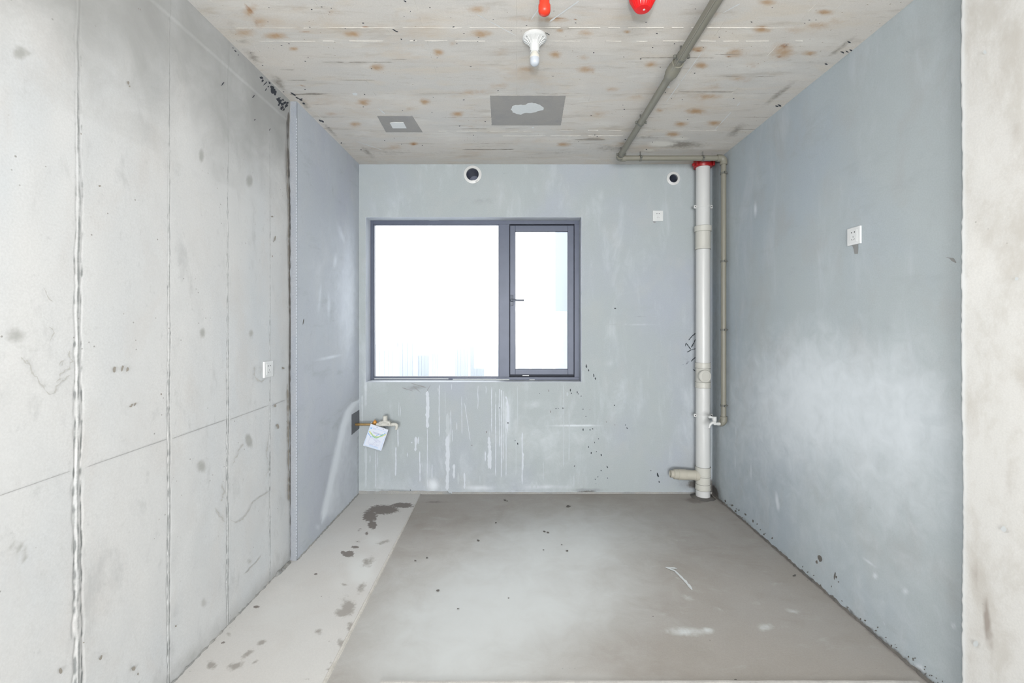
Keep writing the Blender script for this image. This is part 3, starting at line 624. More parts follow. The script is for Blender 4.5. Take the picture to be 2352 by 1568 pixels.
wall_right = surface('wall_right', lines((YRF - .02, YB + .02, .0095)), lines((-.02, HC + .01, .010)), lambda U, V: np.stack([XR + .0015 * vnoise(24, U * 3, V * 2) + .008 * np.clip((V - 2.4) / .4, 0, 1) * 0, U, V], -1), 'right',
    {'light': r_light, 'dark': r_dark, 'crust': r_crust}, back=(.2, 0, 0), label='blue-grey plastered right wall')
m_ = Marks(on_right, .001)
m_.b.mi = 0
m_.stroke([(1964, 562), (1966, 572), (1966, 583)], (13, 8), .1, taper=False); m_.stroke([(2180, 592), (2188, 596), (2196, 603)], (3, 9), .4); m_.stroke([(2172, 590), (2184, 594)], 1.5); 
m_.build('grey_smudge', 'greystain', wall_right)
m_ = Marks(on_right, .001)
for x, y, rx, ry, a in [(1876,1290,2.5,4,0),(1883,1282,5,7,-20),(1917,1322,2,8,5),(1921,1325,2,3,0),(1926,1336,1.5,2,0)]: m_.blob(x, y, rx, ry, a, 9, .3)
for i in range(60):
    t = rnd.random(); yy = 1.75 + 1.9 * t * t; h = abs(rnd.gauss(0, .022)) + .012; q = Vector((XR, yy, h)); x = VX + q.x * FPX / yy; y = VY - (h - CH) * FPX / yy
    m_.blob(x, y, rnd.uniform(.8, 3.0), rnd.uniform(.8, 2.6), rnd.uniform(0, 90), 7, .45)
m_.build('dark_chips', 'darkmortar', wall_right)
def rf_light(p, x, y): return .95 * np.clip(1 - (YRF - p[:, 1]) / .035, 0, 1) + .0
def rf_dark(p, x, y): return ell(x, y, [(2268,1430,10,80,-6,.9),(2240,1320,12,60,0,.45),(2330,300,30,80,0,.35),(2320,1120,30,60,0,.3)]) * (p[:, 1] > 1.0)
re1 = wob(71, .018, .0022); re2 = wob(72, .4, .004)
def rfpos(U, V):      # U 0..1 from the ragged edge towards and behind the camera
    yedge = YRF + re1(V) + re2(V) - .004
    Y = yedge + (YF - yedge) * U; e = np.clip(1 - U / .0012, 0, 1)
    return np.stack([XRF + .004 * e * e + .0018 * vnoise(26, Y * 3 + 40, V * 2), Y, V], -1)
uu = np.concatenate([np.array([0, .0005, .001, .0016]), np.linspace(.003, .16, 60), np.linspace(.18, 1, 14)])
wall_right_front = surface('wall_right_front', uu, lines((-.02, HC + .01, .006)), rfpos, 'rfront', {'light': rf_light, 'dark': rf_dark}, back=(.24, 0, 0), label='rough pale concrete wall at the right edge')
m_ = Marks(on_rf, .004)
for x, y, r in [(2242, 1478, 6), (2305, 1215, 6), (2262, 120, 4), (2335, 640, 4)]: m_.blob(x, y, r, r * 1.1, 0, 10, .2)
m_.build('plaster_dab', 'filler', wall_right_front)

# ---- wall behind the camera
B = mb('plain').box((-1.6, YF - .2, -.02), (1.9, YF, HC)); props(B.build('wall_front', 'plain'), 'plain concrete wall behind the camera', kind='structure')

# ---- back wall with window opening and two sleeve holes
def bx(px): return (px - VX) * YB / FPX
def bz(py): return CH - (py - VY) * YB / FPX
WX0, WX1, WZ0, WZ1 = bx(840), bx(1335.5), bz(877.5), bz(498.5)
SL = [(bx(1085.5), bz(401), .0765, .053), (bx(1546.5), bz(410), .0575, .0355)]
def cuts(a, b, st, marks):
    ms = sorted([a, b] + marks); out = []
    for p0, p1 in zip(ms[:-1], ms[1:]): n = max(1, int(round((p1 - p0) / st))); out += list(np.linspace(p0, p1, n + 1)[:-1])
    return np.array(out + [b])
bus = cuts(-1.36, 1.69, .009, [WX0, WX1] + [s[0] + k * (s[3] + .0015) for s in SL for k in (-1, 1)])
bvs = cuts(-.02, HC + .01, .009, [WZ0, WZ1] + [s[1] + k * (s[3] + .0015) for s in SL for k in (-1, 1)])
def bhole(U, V):
    r = (U > WX0) & (U < WX1) & (V > WZ0) & (V < WZ1)
    for x, z, o_, i_ in SL: r |= (abs(U - x) < i_ + .0015) & (abs(V - z) < i_ + .0015)
    return r
def b_light(p, x, y):
    r = .5 * np.exp(-(((x - 1250) / 180) ** 2 + ((y - 1010) / 80) ** 2)) + .4 * np.clip((y - 1060) / 60, 0, 1) * np.clip((1500 - x) / 300, 0, 1)
    r = r + .3 * np.exp(-(((x - 1450) / 120) ** 2 + ((y - 620) / 120) ** 2))
    return np.maximum(r, ell(x, y, [(995,1115,18,20,0,1),(1320,977,80,3,0,.9),(840,900,5,60,0,.6),(1165,960,14,60,0,.6),(1030,1010,8,80,0,.6),(1450,745,90,3,0,.5),(1378,450,14,24,0,.4),(1100,1120,60,10,0,.7),(1250,1118,80,10,0,.6),(1400,835,20,14,0,.4),(1230,930,60,20,0,.4),(1290,1000,30,60,0,.35)]))
def b_dark(p, x, y):
    L = [(955,890,34,9,-5,.8),(1280,905,30,8,0,.4),(1110,462,50,14,-5,.5),(1090,425,14,20,0,.35),(1420,745,60,3,0,.6),(1470,727,20,3,0,.6),(1300,937,35,2.5,0,.5),(1565,1040,10,40,0,.3),(1470,1060,8,40,0,.3),(1580,820,30,30,0,.35),(1520,820,30,6,0,.4),(1590,1110,45,24,0,.9),(1630,1120,30,30,0,.9),(930,1128,110,5,3,.9),(1200,1126,60,3,0,.5),(1350,1125,60,6,0,.8),(1160,398,12,3,0,.5),(1345,880,10,6,0,.4),(1240,1060,60,80,0,.12),(1650,1050,12,120,0,.5),(1478,1075,8,30,0,.35),(1500,500,120,70,0,.15)]
    e = np.clip(1 - (HC - p[:, 2]) / .02, 0, 1) * .6; return np.maximum(ell(x, y, L), e)
def b_crust(p, x, y):
    return np.maximum(np.clip(1 - p[:, 2] / .02, 0, 1) * .55 * (.7 + .5 * vnoise(27, p[:, 0] * 12 + 30, p[:, 2] * 0)), ell(x, y, [(1600,1112,30,14,0,.8),(1640,1120,16,26,0,.9),(1350,1128,40,4,0,.6)]))
wall_back = surface('wall_back', bus, bvs, lambda U, V: np.stack([U, YB - .0010 * vnoise(28, U * 3 + 30, V * 3), V], -1), 'back', {'light': b_light, 'dark': b_dark, 'crust': b_crust}, hole=bhole,
                    label='blue-grey plastered back wall around the window')
# body of the wall behind the plaster skin: four blocks round the opening
YO = YB + .24
B = mb('back')
B.box((-1.6, YB + .003, -.02), (WX0 - .0005, YO, HC)).box((WX1 + .0005, YB + .003, -.02), (1.9, YO, SL[1][1] - .06)).box((WX0, YB + .003, -.02), (WX1, YO, WZ0 - .0005))
B.box((WX0, YB + .003, WZ1 + .0005), (WX1, YO, SL[0][1] - .08)); zt = SL[0][1] - .08
for (xa, xb), s in (((WX0, WX1), SL[0]), ((WX1 + .0005, 1.9), SL[1])):
    z0 = zt if s is SL[0] else SL[1][1] - .06; r = s[3] + .001
    B.box((xa, YB + .003, z0), (s[0] - r, YO, HC)); B.box((s[0] + r, YB + .003, z0), (xb, YO, HC))
    B.box((s[0] - r, YB + .003, z0), (s[0] + r, YO, s[1] - r)); B.box((s[0] - r, YB + .003, s[1] + r), (s[0] + r, YO, HC))
B.build('masonry_core', 'back', wall_back)
# reveal: smooth band a little paler than the wall
B = mb('lrear')
for (a, b) in (((WX0, WZ0), (WX1, WZ0)), ((WX1, WZ0), (WX1, WZ1)), ((WX1, WZ1), (WX0, WZ1)), ((WX0, WZ1), (WX0, WZ0))):
    n = 40; vs = []
    for i in range(n + 1):
        x = a[0] + (b[0] - a[0]) * i / n; z = a[1] + (b[1] - a[1]) * i / n; nx, nz = (-(b[1] - a[1]), b[0] - a[0]); l = math.hypot(nx, nz); nx /= l; nz /= l
        j = rnd.uniform(0, .0015); vs += [(x - nx * .001, YB - .0015, z - nz * .001), (x + nx * (.001 + j), YB + .002, z + nz * (.001 + j)), (x + nx * .002, YB + .125, z + nz * .002)]
    B.add(vs, [(3 * i + k, 3 * i + k + 1, 3 * i + k + 4, 3 * i + k + 3) for i in range(n) for k in range(2)])
B.build('window_reveal', 'lrear', wall_back)
m_ = Marks(on_back)
d = lambda x, y: (820 + x / 3.015, 860 + y / 3.015)
for x, y0, y1, w in [(487,110,370,20),(497,160,300,14),(487,370,780,4.5),(568,70,430,6),(655,65,105,4),(625,420,800,24),(636,520,640,14),(650,245,420,4),(692,330,385,4),(838,70,240,4),(893,80,130,5),(932,85,400,5),(960,200,700,5),(985,75,500,5),(1000,75,710,7),(1045,120,330,28),(1040,330,400,8),(1012,75,600,4),
    (1032,330,700,5),(915,430,650,20),(925,520,655,14),(1145,400,760,8),(1148,540,660,14),(290,190,290,3),(302,220,290,3),(284,370,500,8),(268,500,700,9),(405,430,530,16),(425,430,480,10),(435,530,740,8),(672,620,720,16),(745,680,790,12),(130,520,780,4),(140,530,640,3),(60,510,760,7),(90,555,610,5),(520,620,720,5),(888,530,600,8),(662,380,465,4),(450,600,640,4),(380,465,475,8),(350,540,570,6)]:
    pts = [d(x + rnd.uniform(-1, 1) * (1 + w * .1), y0 + (y1 - y0) * t) for t in np.linspace(0, 1, max(3, int((y1 - y0) / 40)))]; m_.stroke(pts, w / 3.015 * .9, .35, seg=4)
m_.stroke([d(725, 150), d(727, 410)], 1.1); m_.stroke([d(745, 195), d(785, 460)], 1.0); m_.stroke([d(755, 150), d(763, 180)], .8)
m_.build('pale_drips', 'drip', wall_back)
m_ = Marks(on_back, .0009)
for x, y0, y1, w in [(610,110,280,4),(625,270,430,20),(1110,80,360,6),(1100,440,700,5),(1430,70,640,5),(1468,240,600,7),(1390,60,105,5),(915,380,430,8),(1240,740,790,12),(60,500,780,14),(850,700,760,8),(1500,700,780,8),(1210,740,790,16),(1370,430,480,4),(700,680,760,14),(480,650,790,8),(560,90,120,10),(1290,600,740,5),(960,120,200,8),(35,140,340,10),(1550,520,600,3),(1455,120,150,14)]:
    m_.stroke([d(x, y0), d(x + 2, (y0 + y1) / 2), d(x, y1)], w / 3.015, .4)
for x, y0, y1 in [(1689, 985, 1030), (1690, 1040, 1060)]: pass
m_.build('faint_drips', 'drip_faint', wall_back)
m_ = Marks(on_back, .0012)
for x, y, rx, ry, a in [(1565,240,3,4,0),(1585,290,3,3,0),(1860,348,3,4,-20),(1870,370,4,6,-30),(1565,380,4,10,0),(1614,382,4,4,30),(1632,376,4,5,-20),(1672,445,3,4,0),(1645,470,3,5,0),(1604,500,3,6,-10),(1622,542,4,8,-10),(1658,533,3,4,0),(1692,557,4,8,-20),
    (1733,640,4,8,-20),(1690,664,3,6,0),(1668,708,3,4,0),(1650,725,3,4,0),(1735,716,3,4,0),(1655,755,2,2,0),(1507,633,4,4,0),(2083,695,6,15,-20),(2092,743,4,7,-20),(2035,665,3,4,0),(1046,335,5,4,0),(1113,480,4,8,0),(1095,458,3,4,0),(987,230,3,3,0),(1425,232,5,4,0),(1395,234,4,2,0),(1378,236,5,2,0),
    (370,800,3,4,0),(1782,213,5,4,30),(1525,122,3,8,0),(1533,134,3,4,0),(1552,149,4,3,0),(1640,6,4,14,-5),(1651,28,5,8,0),(1478,108,4,10,0),(1485,128,5,4,0),(1264,130,2,4,0)]:
    q = d(x, y); m_.blob(q[0], q[1], rx / 3.015, ry / 3.015, a, 8, .3)
for x, y, rx, ry in [(1413, 708, 2.5, 1.6), (1347, 841, 1.5, 5), (1352, 850, 1.2, 3), (1318, 383, 0.1, .1)]: m_.blob(x, y, rx, ry, 0, 8, .3)
e = lambda x, y: (1500 + x / 3.733, 760 + y / 3.733)
for pts, w in [([(366,18),(340,38),(305,78)], 8),([(364,68),(350,100),(328,140)], 9),([(276,132),(283,104),(300,125),(324,158)], 7),([(372,150),(330,160),(291,182)], 6),([(366,225),(345,240),(325,262)], 7),([(310,264),(286,268)], 5),([(300,275),(280,285)], 4),([(262,286),(252,290)], 5),([(342,328),(366,345)], 7)]:
    m_.stroke([e(*p) for p in pts], w / 3.733, .4, seg=2)
m_.build('black_spatter', 'black', wall_back)
m_ = Marks(on_back, .0010)
for x, y, rx, ry in [(1728,328,4,5),(1786,348,3,5),(1340,257,5,8),(1327,112,4,8),(1613,243,4,3),(897,397,6,8),(795,490,5,4)]: q = d(x, y); m_.blob(q[0], q[1], rx / 3.015, ry / 3.015, 0, 8, .3)
for a, b in [((375, 60), (480, 90)), ((390, 80), (440, 125)), ((480, 120), (510, 70)), ((310, 90), (390, 115))]: m_.stroke([d(*a), d(*b)], 1.6, .5)
m_.blob(1503, 510, 3, 1.5, 0, 8); m_.build('grey_scuffs', 'greystain', wall_back)
# mortar bedding along wall bases
def skirt(name, pts, hs, ds, mat, parent, nrm):
    n = len(pts) - 1; vs = []
    for (x, y), h, dd in zip(pts, hs, ds):
        vs += [(x, y, h), (x + nrm[0] * dd * .35, y + nrm[1] * dd * .35, h * .75), (x + nrm[0] * dd * .7, y + nrm[1] * dd * .7, h * .3), (x + nrm[0] * dd, y + nrm[1] * dd, -.004)]
    MB().mat(mat).add(vs, [(4 * i + k, 4 * i + k + 1, 4 * i + k + 5, 4 * i + k + 4) for i in range(n) for k in range(3)], True).build(name, mat, parent)
def wobpts(n, a, b): return [(a[0] + (b[0] - a[0]) * i / n, a[1] + (b[1] - a[1]) * i / n) for i in range(n + 1)]
n = 90; g1 = wob(81, .05, .35)
skirt('mortar_skirt', wobpts(n, (XLR, YB), (-.56, YB)), [.022 + .012 * float(g1(i / n)) * (1) if i < n - 2 else .006 for i in range(n + 1)], [.012] * (n + 1), 'mortar', wall_back, (0, -1))
skirt('mortar_skirt', wobpts(n, (-.55, YB), (XR, YB)), [.010 + .012 * abs(float(g1(7 + i / n * 2))) for i in range(n + 1)], [.007] * (n + 1), 'mortar', wall_back, (0, -1))
g2 = wob(82, .03, 1); 
skirt('mortar_skirt', wobpts(200, (XR, YB), (XR, YRF)), [.010 + .006 * float(g2(i * .02)) for i in range(201)], [.008 + .005 * float(g2(9 + i * .018)) for i in range(201)], 'darkmortar', wall_right, (-1, 0))
skirt('mortar_skirt', wobpts(120, (XLR, YB), (XLR, YLR)), [.009 + .005 * float(g2(30 + i * .02)) for i in range(121)], [.008 + .005 * float(g2(40 + i * .02)) for i in range(121)], 'mortar', wall_left_rear, (1, 0))
skirt('mortar_skirt', wobpts(160, (XL, YLR + .01), (XL, 1.2)), [.008 + .006 * float(g2(50 + i * .02)) for i in range(161)], [.007 + .006 * float(g2(60 + i * .02)) for i in range(161)], 'mortar', wall_left, (1, 0))
skirt('mortar_clump', wobpts(24, (XL + .004, 2.60), (XL + .004, 2.80)), [.012 + .009 * float(g2(70 + i * .02)) for i in range(25)], [.022 * math.sin(math.pi * (i + 1) / 26) ** .6 + .006 * float(g2(90 + i * .017)) + .004 for i in range(25)], 'mortar', wall_left, (1, 0))
n = 30; B = mb('darkmortar'); vs = []                       # broken mortar round the foot of the stack
for i in range(n):
    t = 2 * math.pi * i / n; 
    for r, z in ((.064, .014), (.075 + rnd.uniform(-.006, .006), .010 + rnd.uniform(-.004, .004)), (.098 + rnd.uniform(-.012, .012), -.003)): vs.append((1.551 + r * math.cos(t), 3.795 + min(r * math.sin(t), .066), z))
B.add(vs, [(3 * i + k, 3 * ((i + 1) % n) + k, 3 * ((i + 1) % n) + k + 1, 3 * i + k + 1) for i in range(n) for k in range(2)], True)
B.build('mortar_collar', 'darkmortar', floor)

# ---- window
YW = YB + .12
def w_(px, py, Y=YW): return ((px - VX) * Y / FPX, CH - (py - VY) * Y / FPX)
win = bpy.data.objects.new('window_1', None); COL.objects.link(win); win.location = ((WX0 + WX1) / 2, YW, WZ0)
props(win, 'dark aluminium window with a fixed pane and a narrow opening sash', None, None, 'structure')
def framebars(B, x0, x1, z0, z1, wl_, wr, wb, wt, ya, yb, bev=.002):
    B.box((x0, ya, z0), (x0 + wl_, yb, z1), bev); B.box((x1 - wr, ya, z0), (x1, yb, z1), bev)
    B.box((x0 + wl_, ya, z0), (x1 - wr, yb, z0 + wb), bev); B.box((x0 + wl_, ya, z1 - wt), (x1 - wr, yb, z1), bev)
gx0, gz1 = w_(857.5, 514.5); mx0, _ = w_(1146, 0); mx1, gz0 = w_(1170, 866)
fx0, fx1, fz0, fz1 = WX0 + .001, WX1 - .001, WZ0 + .001, WZ1 - .001
sx1, sz1 = w_(1319, 517); _, sz0 = w_(0, 861)
B = mb('frame'); B.box((fx0, YW, fz0), (gx0, YW + .07, fz1), .002); B.box((gx0, YW, fz0), (fx1, YW + .07, gz0), .002); B.box((gx0, YW, gz1), (fx1, YW + .07, fz1), .002); B.box((sx1 + .001, YW, gz0), (fx1, YW + .07, gz1), .002)
B.build('frame', 'frame', win)
B = mb('frame'); B.box((mx0, YW + .001, gz0), (mx1, YW + .07, gz1), .002); B.build('mullion', 'frame', win)
o = MB().mat('glass').box((gx0 - .004, YW + .034, gz0 - .004), (mx0 + .004, YW + .040, gz1 + .004)).build('pane', 'glass', win, 'large clear fixed pane')
B = mb('gasket'); framebars(B, gx0 - .001, mx0 + .001, gz0 - .001, gz1 + .001, .004, .004, .004, .004, YW + .030, YW + .034, 0); B.build('gasket', 'gasket', win)
B = mb('frame'); framebars(B, gx0, mx0, gz0, gz1, .0055, .0055, .006, .0055, YW + .012, YW + .0325, .001); B.build('glazing_bead', 'frame', win)
ys_ = YW - .014
a0, a1 = w_(1171.5, 518, ys_); b0, b1 = w_(1318, 860, ys_)
B = mb('gasket'); framebars(B, mx1 - .002, sx1 + .004, gz0 - .002, gz1 + .002, .035, .03, .035, .04, YW + .034, YW + .06, 0); B.build('rebate', 'gasket', win)
q0, q1 = w_(1183.5, 531, ys_); r0, r1 = w_(1304.5, 848, ys_)
B = mb('frame'); framebars(B, a0, b0, b1, a1, q0 - a0, b0 - r0, r1 - b1, a1 - q1, ys_, YW + .03, .0025)
sash = B.build('sash', 'frame', win, 'narrow opening sash frame')
B = mb('gasket'); framebars(B, q0 - .001, r0 + .001, r1 - .001, q1 + .001, .0035, .004, .004, .0035, ys_ + .004, ys_ + .012, 0); B.build('gasket', 'gasket', sash)
MB().mat('glass').box((q0, ys_ + .022, r1), (r0, ys_ + .027, q1)).build('pane', 'glass', sash, 'narrow clear pane')
hc = P(1175.5, 689.5, ys_); B = mb('handle')
B.box((hc.x - .016, ys_ - .007, hc.z - .048), (hc.x + .014, ys_ + .001, hc.z + .048), .0035)
B.lathe([(0, .0145), (.020, .0135), (.030, .012), (.034, .008)], (hc.x, ys_ - .004, hc.z), (0, -1, 0), 20)
B.tube([(hc.x, ys_ - .03, hc.z), (hc.x + .02, ys_ - .034, hc.z), (hc.x + .042, ys_ - .036, hc.z - .0005), (hc.x + .108, ys_ - .036, hc.z - .001)], [.012, .0105, .0085, .0078], 12)
B.build('handle', 'handle', sash, 'grey lever handle')
# sealant blobs and smears round the frame
B = mb('filler')
for (x0, x1, y) in [(865, 950, 505.2), (962, 975, 505.3), (985, 1008, 505.5)]:
    a = P(x0, y, YW - .003); b = P(x1, y, YW - .003); B.box((a.x, YW - .006, a.z - .003), (b.x, YW + .002, a.z + .006), .001)
for (x0, x1, y) in [(860, 1030, 869.5), (1040, 1140, 870.5), (1200, 1215, 862), (1216, 1228, 871.5), (1140, 1170, 871)]:
    a = P(x0, y, YW - .003); b = P(x1, y, YW - .003); B.box((a.x, YW - .007, a.z - .004), (b.x, YW + .002, a.z + .003), .001)
a = P(1331, 700, YW - .003); b = P(1332, 775, YW - .003); B.box((a.x - .001, YW - .008, b.z), (a.x + .008, YW + .001, a.z), .001)
B.build('sealant', 'filler', win, 'white sealant remnants', kind='stuff')
B = mb('drip'); B.box((WX0 + .003, YB + .004, WZ0 + .0015), (WX1 - .003, YW - .001, WZ0 + .004), .0008); B.build('sill_filler', 'drip', win, 'pale filler on the sill')

# ================================================================ THINGS
# ---- soil stack
SX, SY, SR = 1.549, 3.787, .0575
SS = FPX / (SY - SR * .6)
sz = lambda py: CH - (py - VY) / SS
st = empty('drain_stack', (SX, SY, 0), 'white plastic vertical drain pipe from floor to ceiling in right corner', 'pipe')
def ring_prof(z0, z1, r, lip=.003, lw_=.008): return [(0, r), (0, r + lip), (lw_, r + lip), (lw_ + .001, r + .0015), (z1 - z0 - lw_ - .001, r + .0015), (z1 - z0 - lw_, r + lip), (z1 - z0, r + lip), (z1 - z0, r)]
mb('pvc').lathe([(0, SR), (sz(845) - .008, SR)], (SX, SY, .008), (0, 0, 1), 40).build('pipe', 'pvc', st, 'lower white pipe length')
mb('pvc').lathe([(0, SR), (HC - sz(834), SR - .001)], (SX, SY, sz(834)), (0, 0, 1), 40).build('pipe', 'pvc', st)
mb('pvc_warm').lathe([(0, SR), (0, SR + .004), (.006, SR + .0045), (.02, SR + .003), (.0205, SR + .002), (sz(530) - sz(571), SR + .002), (sz(530) - sz(571), SR + .010), (sz(517) - sz(571) - .004, SR + .011), (sz(517) - sz(571), SR + .004), (sz(517) - sz(571), SR)],
    (SX, SY, sz(571)), (0, 0, 1), 48, rib=lambda t, dd: 0).build('coupling', 'pvc_warm', st, 'ivory expansion coupling')
B = mb('pvc_warm')
for z0, z1 in ((sz(845), sz(833)), (sz(891), sz(878))): B.lathe(ring_prof(z0, z1, SR + .001, .0035), (SX, SY, z0), (0, 0, 1), 40)
B.lathe([(0, SR + .0005), (sz(845) - sz(878), SR + .0005)], (SX, SY, sz(878)), (0, 0, 1), 40)
acc = B.build('access_fitting', 'pvc_warm', st, 'inspection fitting with round cap')
ax = P(1618.5, 864, SY - .075)
mb('pvc_warm').lathe([(0, .044), (.018, .044), (.018, .052), (.030, .0525), (.034, .050), (.034, .041), (.036, .034), (.0375, .0335), (.0375, 0)], (ax.x, SY - .045, ax.z), (.12, -1, 0), 36).build('access_cap', 'pvc_warm', acc, 'round screw cap')
B = mb('pvc_warm')
for z0, z1 in ((sz(1095), sz(1073.5)), (sz(1126), sz(1113))): B.lathe(ring_prof(z0, z1, SR + .001, .004), (SX, SY, z0), (0, 0, 1), 40)
B.lathe([(0, SR + .001), (sz(1095) - sz(1113), SR + .001)], (SX, SY, sz(1113)), (0, 0, 1), 40)
tee = B.build('tee_fitting', 'pvc_warm', st, 'ivory branch fitting near the floor')
bz_ = sz(1094.5); xe = SX - (1613.5 - 1543) / SS
mb('pvc_dirty').lathe([(0, .036), (.02, .040), (.020, .0425), (.05, .043), (.052, .040), (.125, .041), (.127, .0435), (.19, .044), (.192, .041), (SX - xe - .028, .041), (SX - xe - .028, .036), (SX - xe - .022, .030), (SX - xe, .030), (SX - xe, .025), (SX - xe - .07, .025), (SX - xe - .07, 0)],
    (SX - .02, SY - .006, bz_), (-1, 0, .06), 32).build('branch', 'pvc_dirty', tee, 'dusty side branch with open end')
mb('hole').lathe([(0, .0245), (.001, .0245)], (xe + .05, SY - .006, bz_ + .015), (-1, 0, .06), 20).build('branch_plug', 'hole', tee)
for py_, r_ in ((833, .0052), (845.5, .0052), (878, .0052), (891, .0052), (1073.5, .0055), (1095.5, .0055), (1113, .0055), (1126.5, .0055), (571.5, .0042), (530, .0035)):
    mb('joint').lathe([(0, SR), (0, SR + r_), (.0016, SR + r_), (.0016, SR)], (SX, SY, sz(py_) - .0008), (0, 0, 1), 36, closed_ends=False).build('joint_ring', 'joint', st)
def stack_clamp(z, sc=1.0):
    B = mb('pvc'); h = .018
    B.lathe([(0, SR), (0, SR + .0035), (h, SR + .0035), (h, SR)], (SX, SY, z - h / 2), (0, 0, 1), 36)
    for s in (-1, 1):
        B.box((SX + s * (SR + .009) - .0105, SY - .012, z - .013), (SX + s * (SR + .009) + .0105, SY + .004, z + .013), .003)
    c = B.build('clamp', 'pvc', st, 'white pipe clamp with screw ears')
    for s in (-1, 1): mb('hole').lathe([(0, .0045), (.003, .004), (.003, 0)], (SX + s * (SR + .010), SY - .012, z), (0, -1, 0), 12).build('screw', 'hole', c)
    mb('pvc').box((SX - .012, SY + SR - .003, z - .01), (SX + .012, YB - .0012, z + .01)).build('bracket', 'pvc', c)
stack_clamp(sz(473)); stack_clamp(sz(955))
B = mb('redcollar'); B.lathe([(0, SR + .003), (0, SR + .014), (.006, SR + .017), (HC - sz(382), SR + .017), (HC - sz(382), SR + .002)], (SX, SY, sz(382)), (0, 0, 1), 36)
zc = sz(377)
for s in (-1, 1): B.box((SX + s * (SR + .020) - .013, SY - .02, zc - .006), (SX + s * (SR + .020) + .013, SY + .004, zc + .016), .003); B.box((SX + s * (SR + .010) - .008, SY - .06, zc - .012), (SX + s * (SR + .010) + .008, SY - .035, zc + .02), .002)
fc = B.build('fire_collar', 'redcollar', st, 'red fire collar at the ceiling')
B = mb('bluelabel'); vs = []; rr = SR + .0176
for i in range(9):
    t = math.radians(-108 + i * 5.5); vs += [(SX + rr * math.cos(t), SY + rr * math.sin(t), sz(374)), (SX + rr * math.cos(t), SY + rr * math.sin(t), sz(369.5))]
B.add(vs, [(2 * i, 2 * i + 2, 2 * i + 3, 2 * i + 1) for i in range(8)]); B.build('label_strip', 'bluelabel', fc, 'blue label')
B = mb('gasket')                                             # printed dotted line down the pipe
for k in range(60):
    z = .33 + k * .0075
    if k % 7 == 5: continue
    t = math.radians(-38); r = SR + .0003
    B.add([(SX + r * math.cos(t + a), SY + r * math.sin(t + a), z + dz) for a, dz in ((-.02, 0), (.03, 0), (.03, .004), (-.02, .004))], [(0, 1, 2, 3)])
B.build('printed_line', 'greystain', st, 'faint printed line', kind='stuff')

# ---- supply pipe
PR = .0205; YP = 3.586; zp = 2.7486; XV = (1662 - VX) * YP / FPX; XC = (1421.5 - VX) * YP / FPX; zb = CH - (971 - VY) * YP / FPX
sp = empty('supply_pipe', (XV, YP, zb), 'grey-green water pipe under the ceiling, turning down the right corner', 'pipe')
bigR = .0232
mb('ppr').cyl((XC, 2.36, zp), (XC, YP, zp), PR, 24).build('pipe', 'ppr', sp)
mb('ppr').cyl((XC, -.4, zp), (XC, 2.33, zp), bigR, 24).build('pipe', 'ppr', sp, 'thicker pipe length nearest the camera')
mb('ppr').cyl((XC - .017, -.4, zp - .019), (XC - .017, 2.35, zp - .019), .0042, 10).build('cable', 'ppr_dark', sp, 'thin dark line strapped along the pipe')
mb('ppr').cyl((XC, YP, zp), (XV, YP, zp), PR, 24).build('pipe', 'ppr', sp)
mb('ppr').cyl((XV, YP, zb), (XV, YP, zp), PR, 24).build('pipe', 'ppr', sp)
mb('ppr').lathe([(0, bigR), (0, .029), (.045, .0295), (.05, .0325), (.10, .033), (.105, .028), (.135, .0265), (.14, PR)], (XC, 2.27, zp), (0, 1, 0), 28).build('coupling', 'ppr', sp)
def elbow(c, d1, d2, name='elbow', leg=.052):
    c = Vector(c); d1 = Vector(d1); d2 = Vector(d2); B = mb('ppr'); r = .0272
    pts = [c + d1 * .052, c + d1 * .030]
    for i in range(7):
        t = i / 6 * math.pi / 2; pts.append(c + d1 * (.026 * (1 - math.sin(t))) + d2 * (.026 * (1 - math.cos(t))))
    pts += [c + d2 * (.027 if leg < .03 else .030), c + d2 * leg]; B.tube(pts, r, 20)
    return B.build(name, 'ppr', sp)
elbow((XC, YP, zp), (0, -1, 0), (1, 0, 0)); elbow((XV, YP, zp), (-1, 0, 0), (0, 0, -1)); elbow((XV, YP, zb), (0, 0, 1), (-1, 0, 0), leg=.0285)
def pipe_clip(c, ax, ear, r=PR, hang=None):
    c = Vector(c); ax = Vector(ax); ear = Vector(ear); B = mb('ppr_dark')
    B.lathe([(-.008, r), (-.008, r + .0035), (.008, r + .0035), (.008, r)], c, ax, 24, closed_ends=False)
    cl = B.build('clip', 'ppr_dark', sp)
    n = ax.cross(ear)
    for s in (-1, 1):
        q = c + ear * s * (r + .010); mb('ppr_dark').cyl(q - n * .007, q + n * .007, .0075, 12).build('clip_bolt', 'ppr_dark', cl)
    if hang is not None:
        mb('steel').cyl(c + (Vector(hang) - c).normalized() * (r + .002), hang, .0048, 10).build('hanger_rod', 'steel', cl)
for (py, big) in ((130, 1), (281, 0), (354, 0)):
    Y = (zp - CH) * FPX / (VY - py); pipe_clip((XC, Y, zp), (0, 1, 0), (1, 0, 0), bigR if big else PR, (XC - .004, Y + .0, HC + .001))
for px in (1471, 1614): X = (px - VX) * YP / FPX; pipe_clip((X, YP, zp), (1, 0, 0), (0, 1, 0), PR, (X, YP, HC + .001))
for py in (398, 600, 757, 931): z = CH - (py - VY) * YP / FPX; pipe_clip((XV, YP, z), (0, 0, 1), (0, 1, 0), PR, (XR + .002, YP, z))

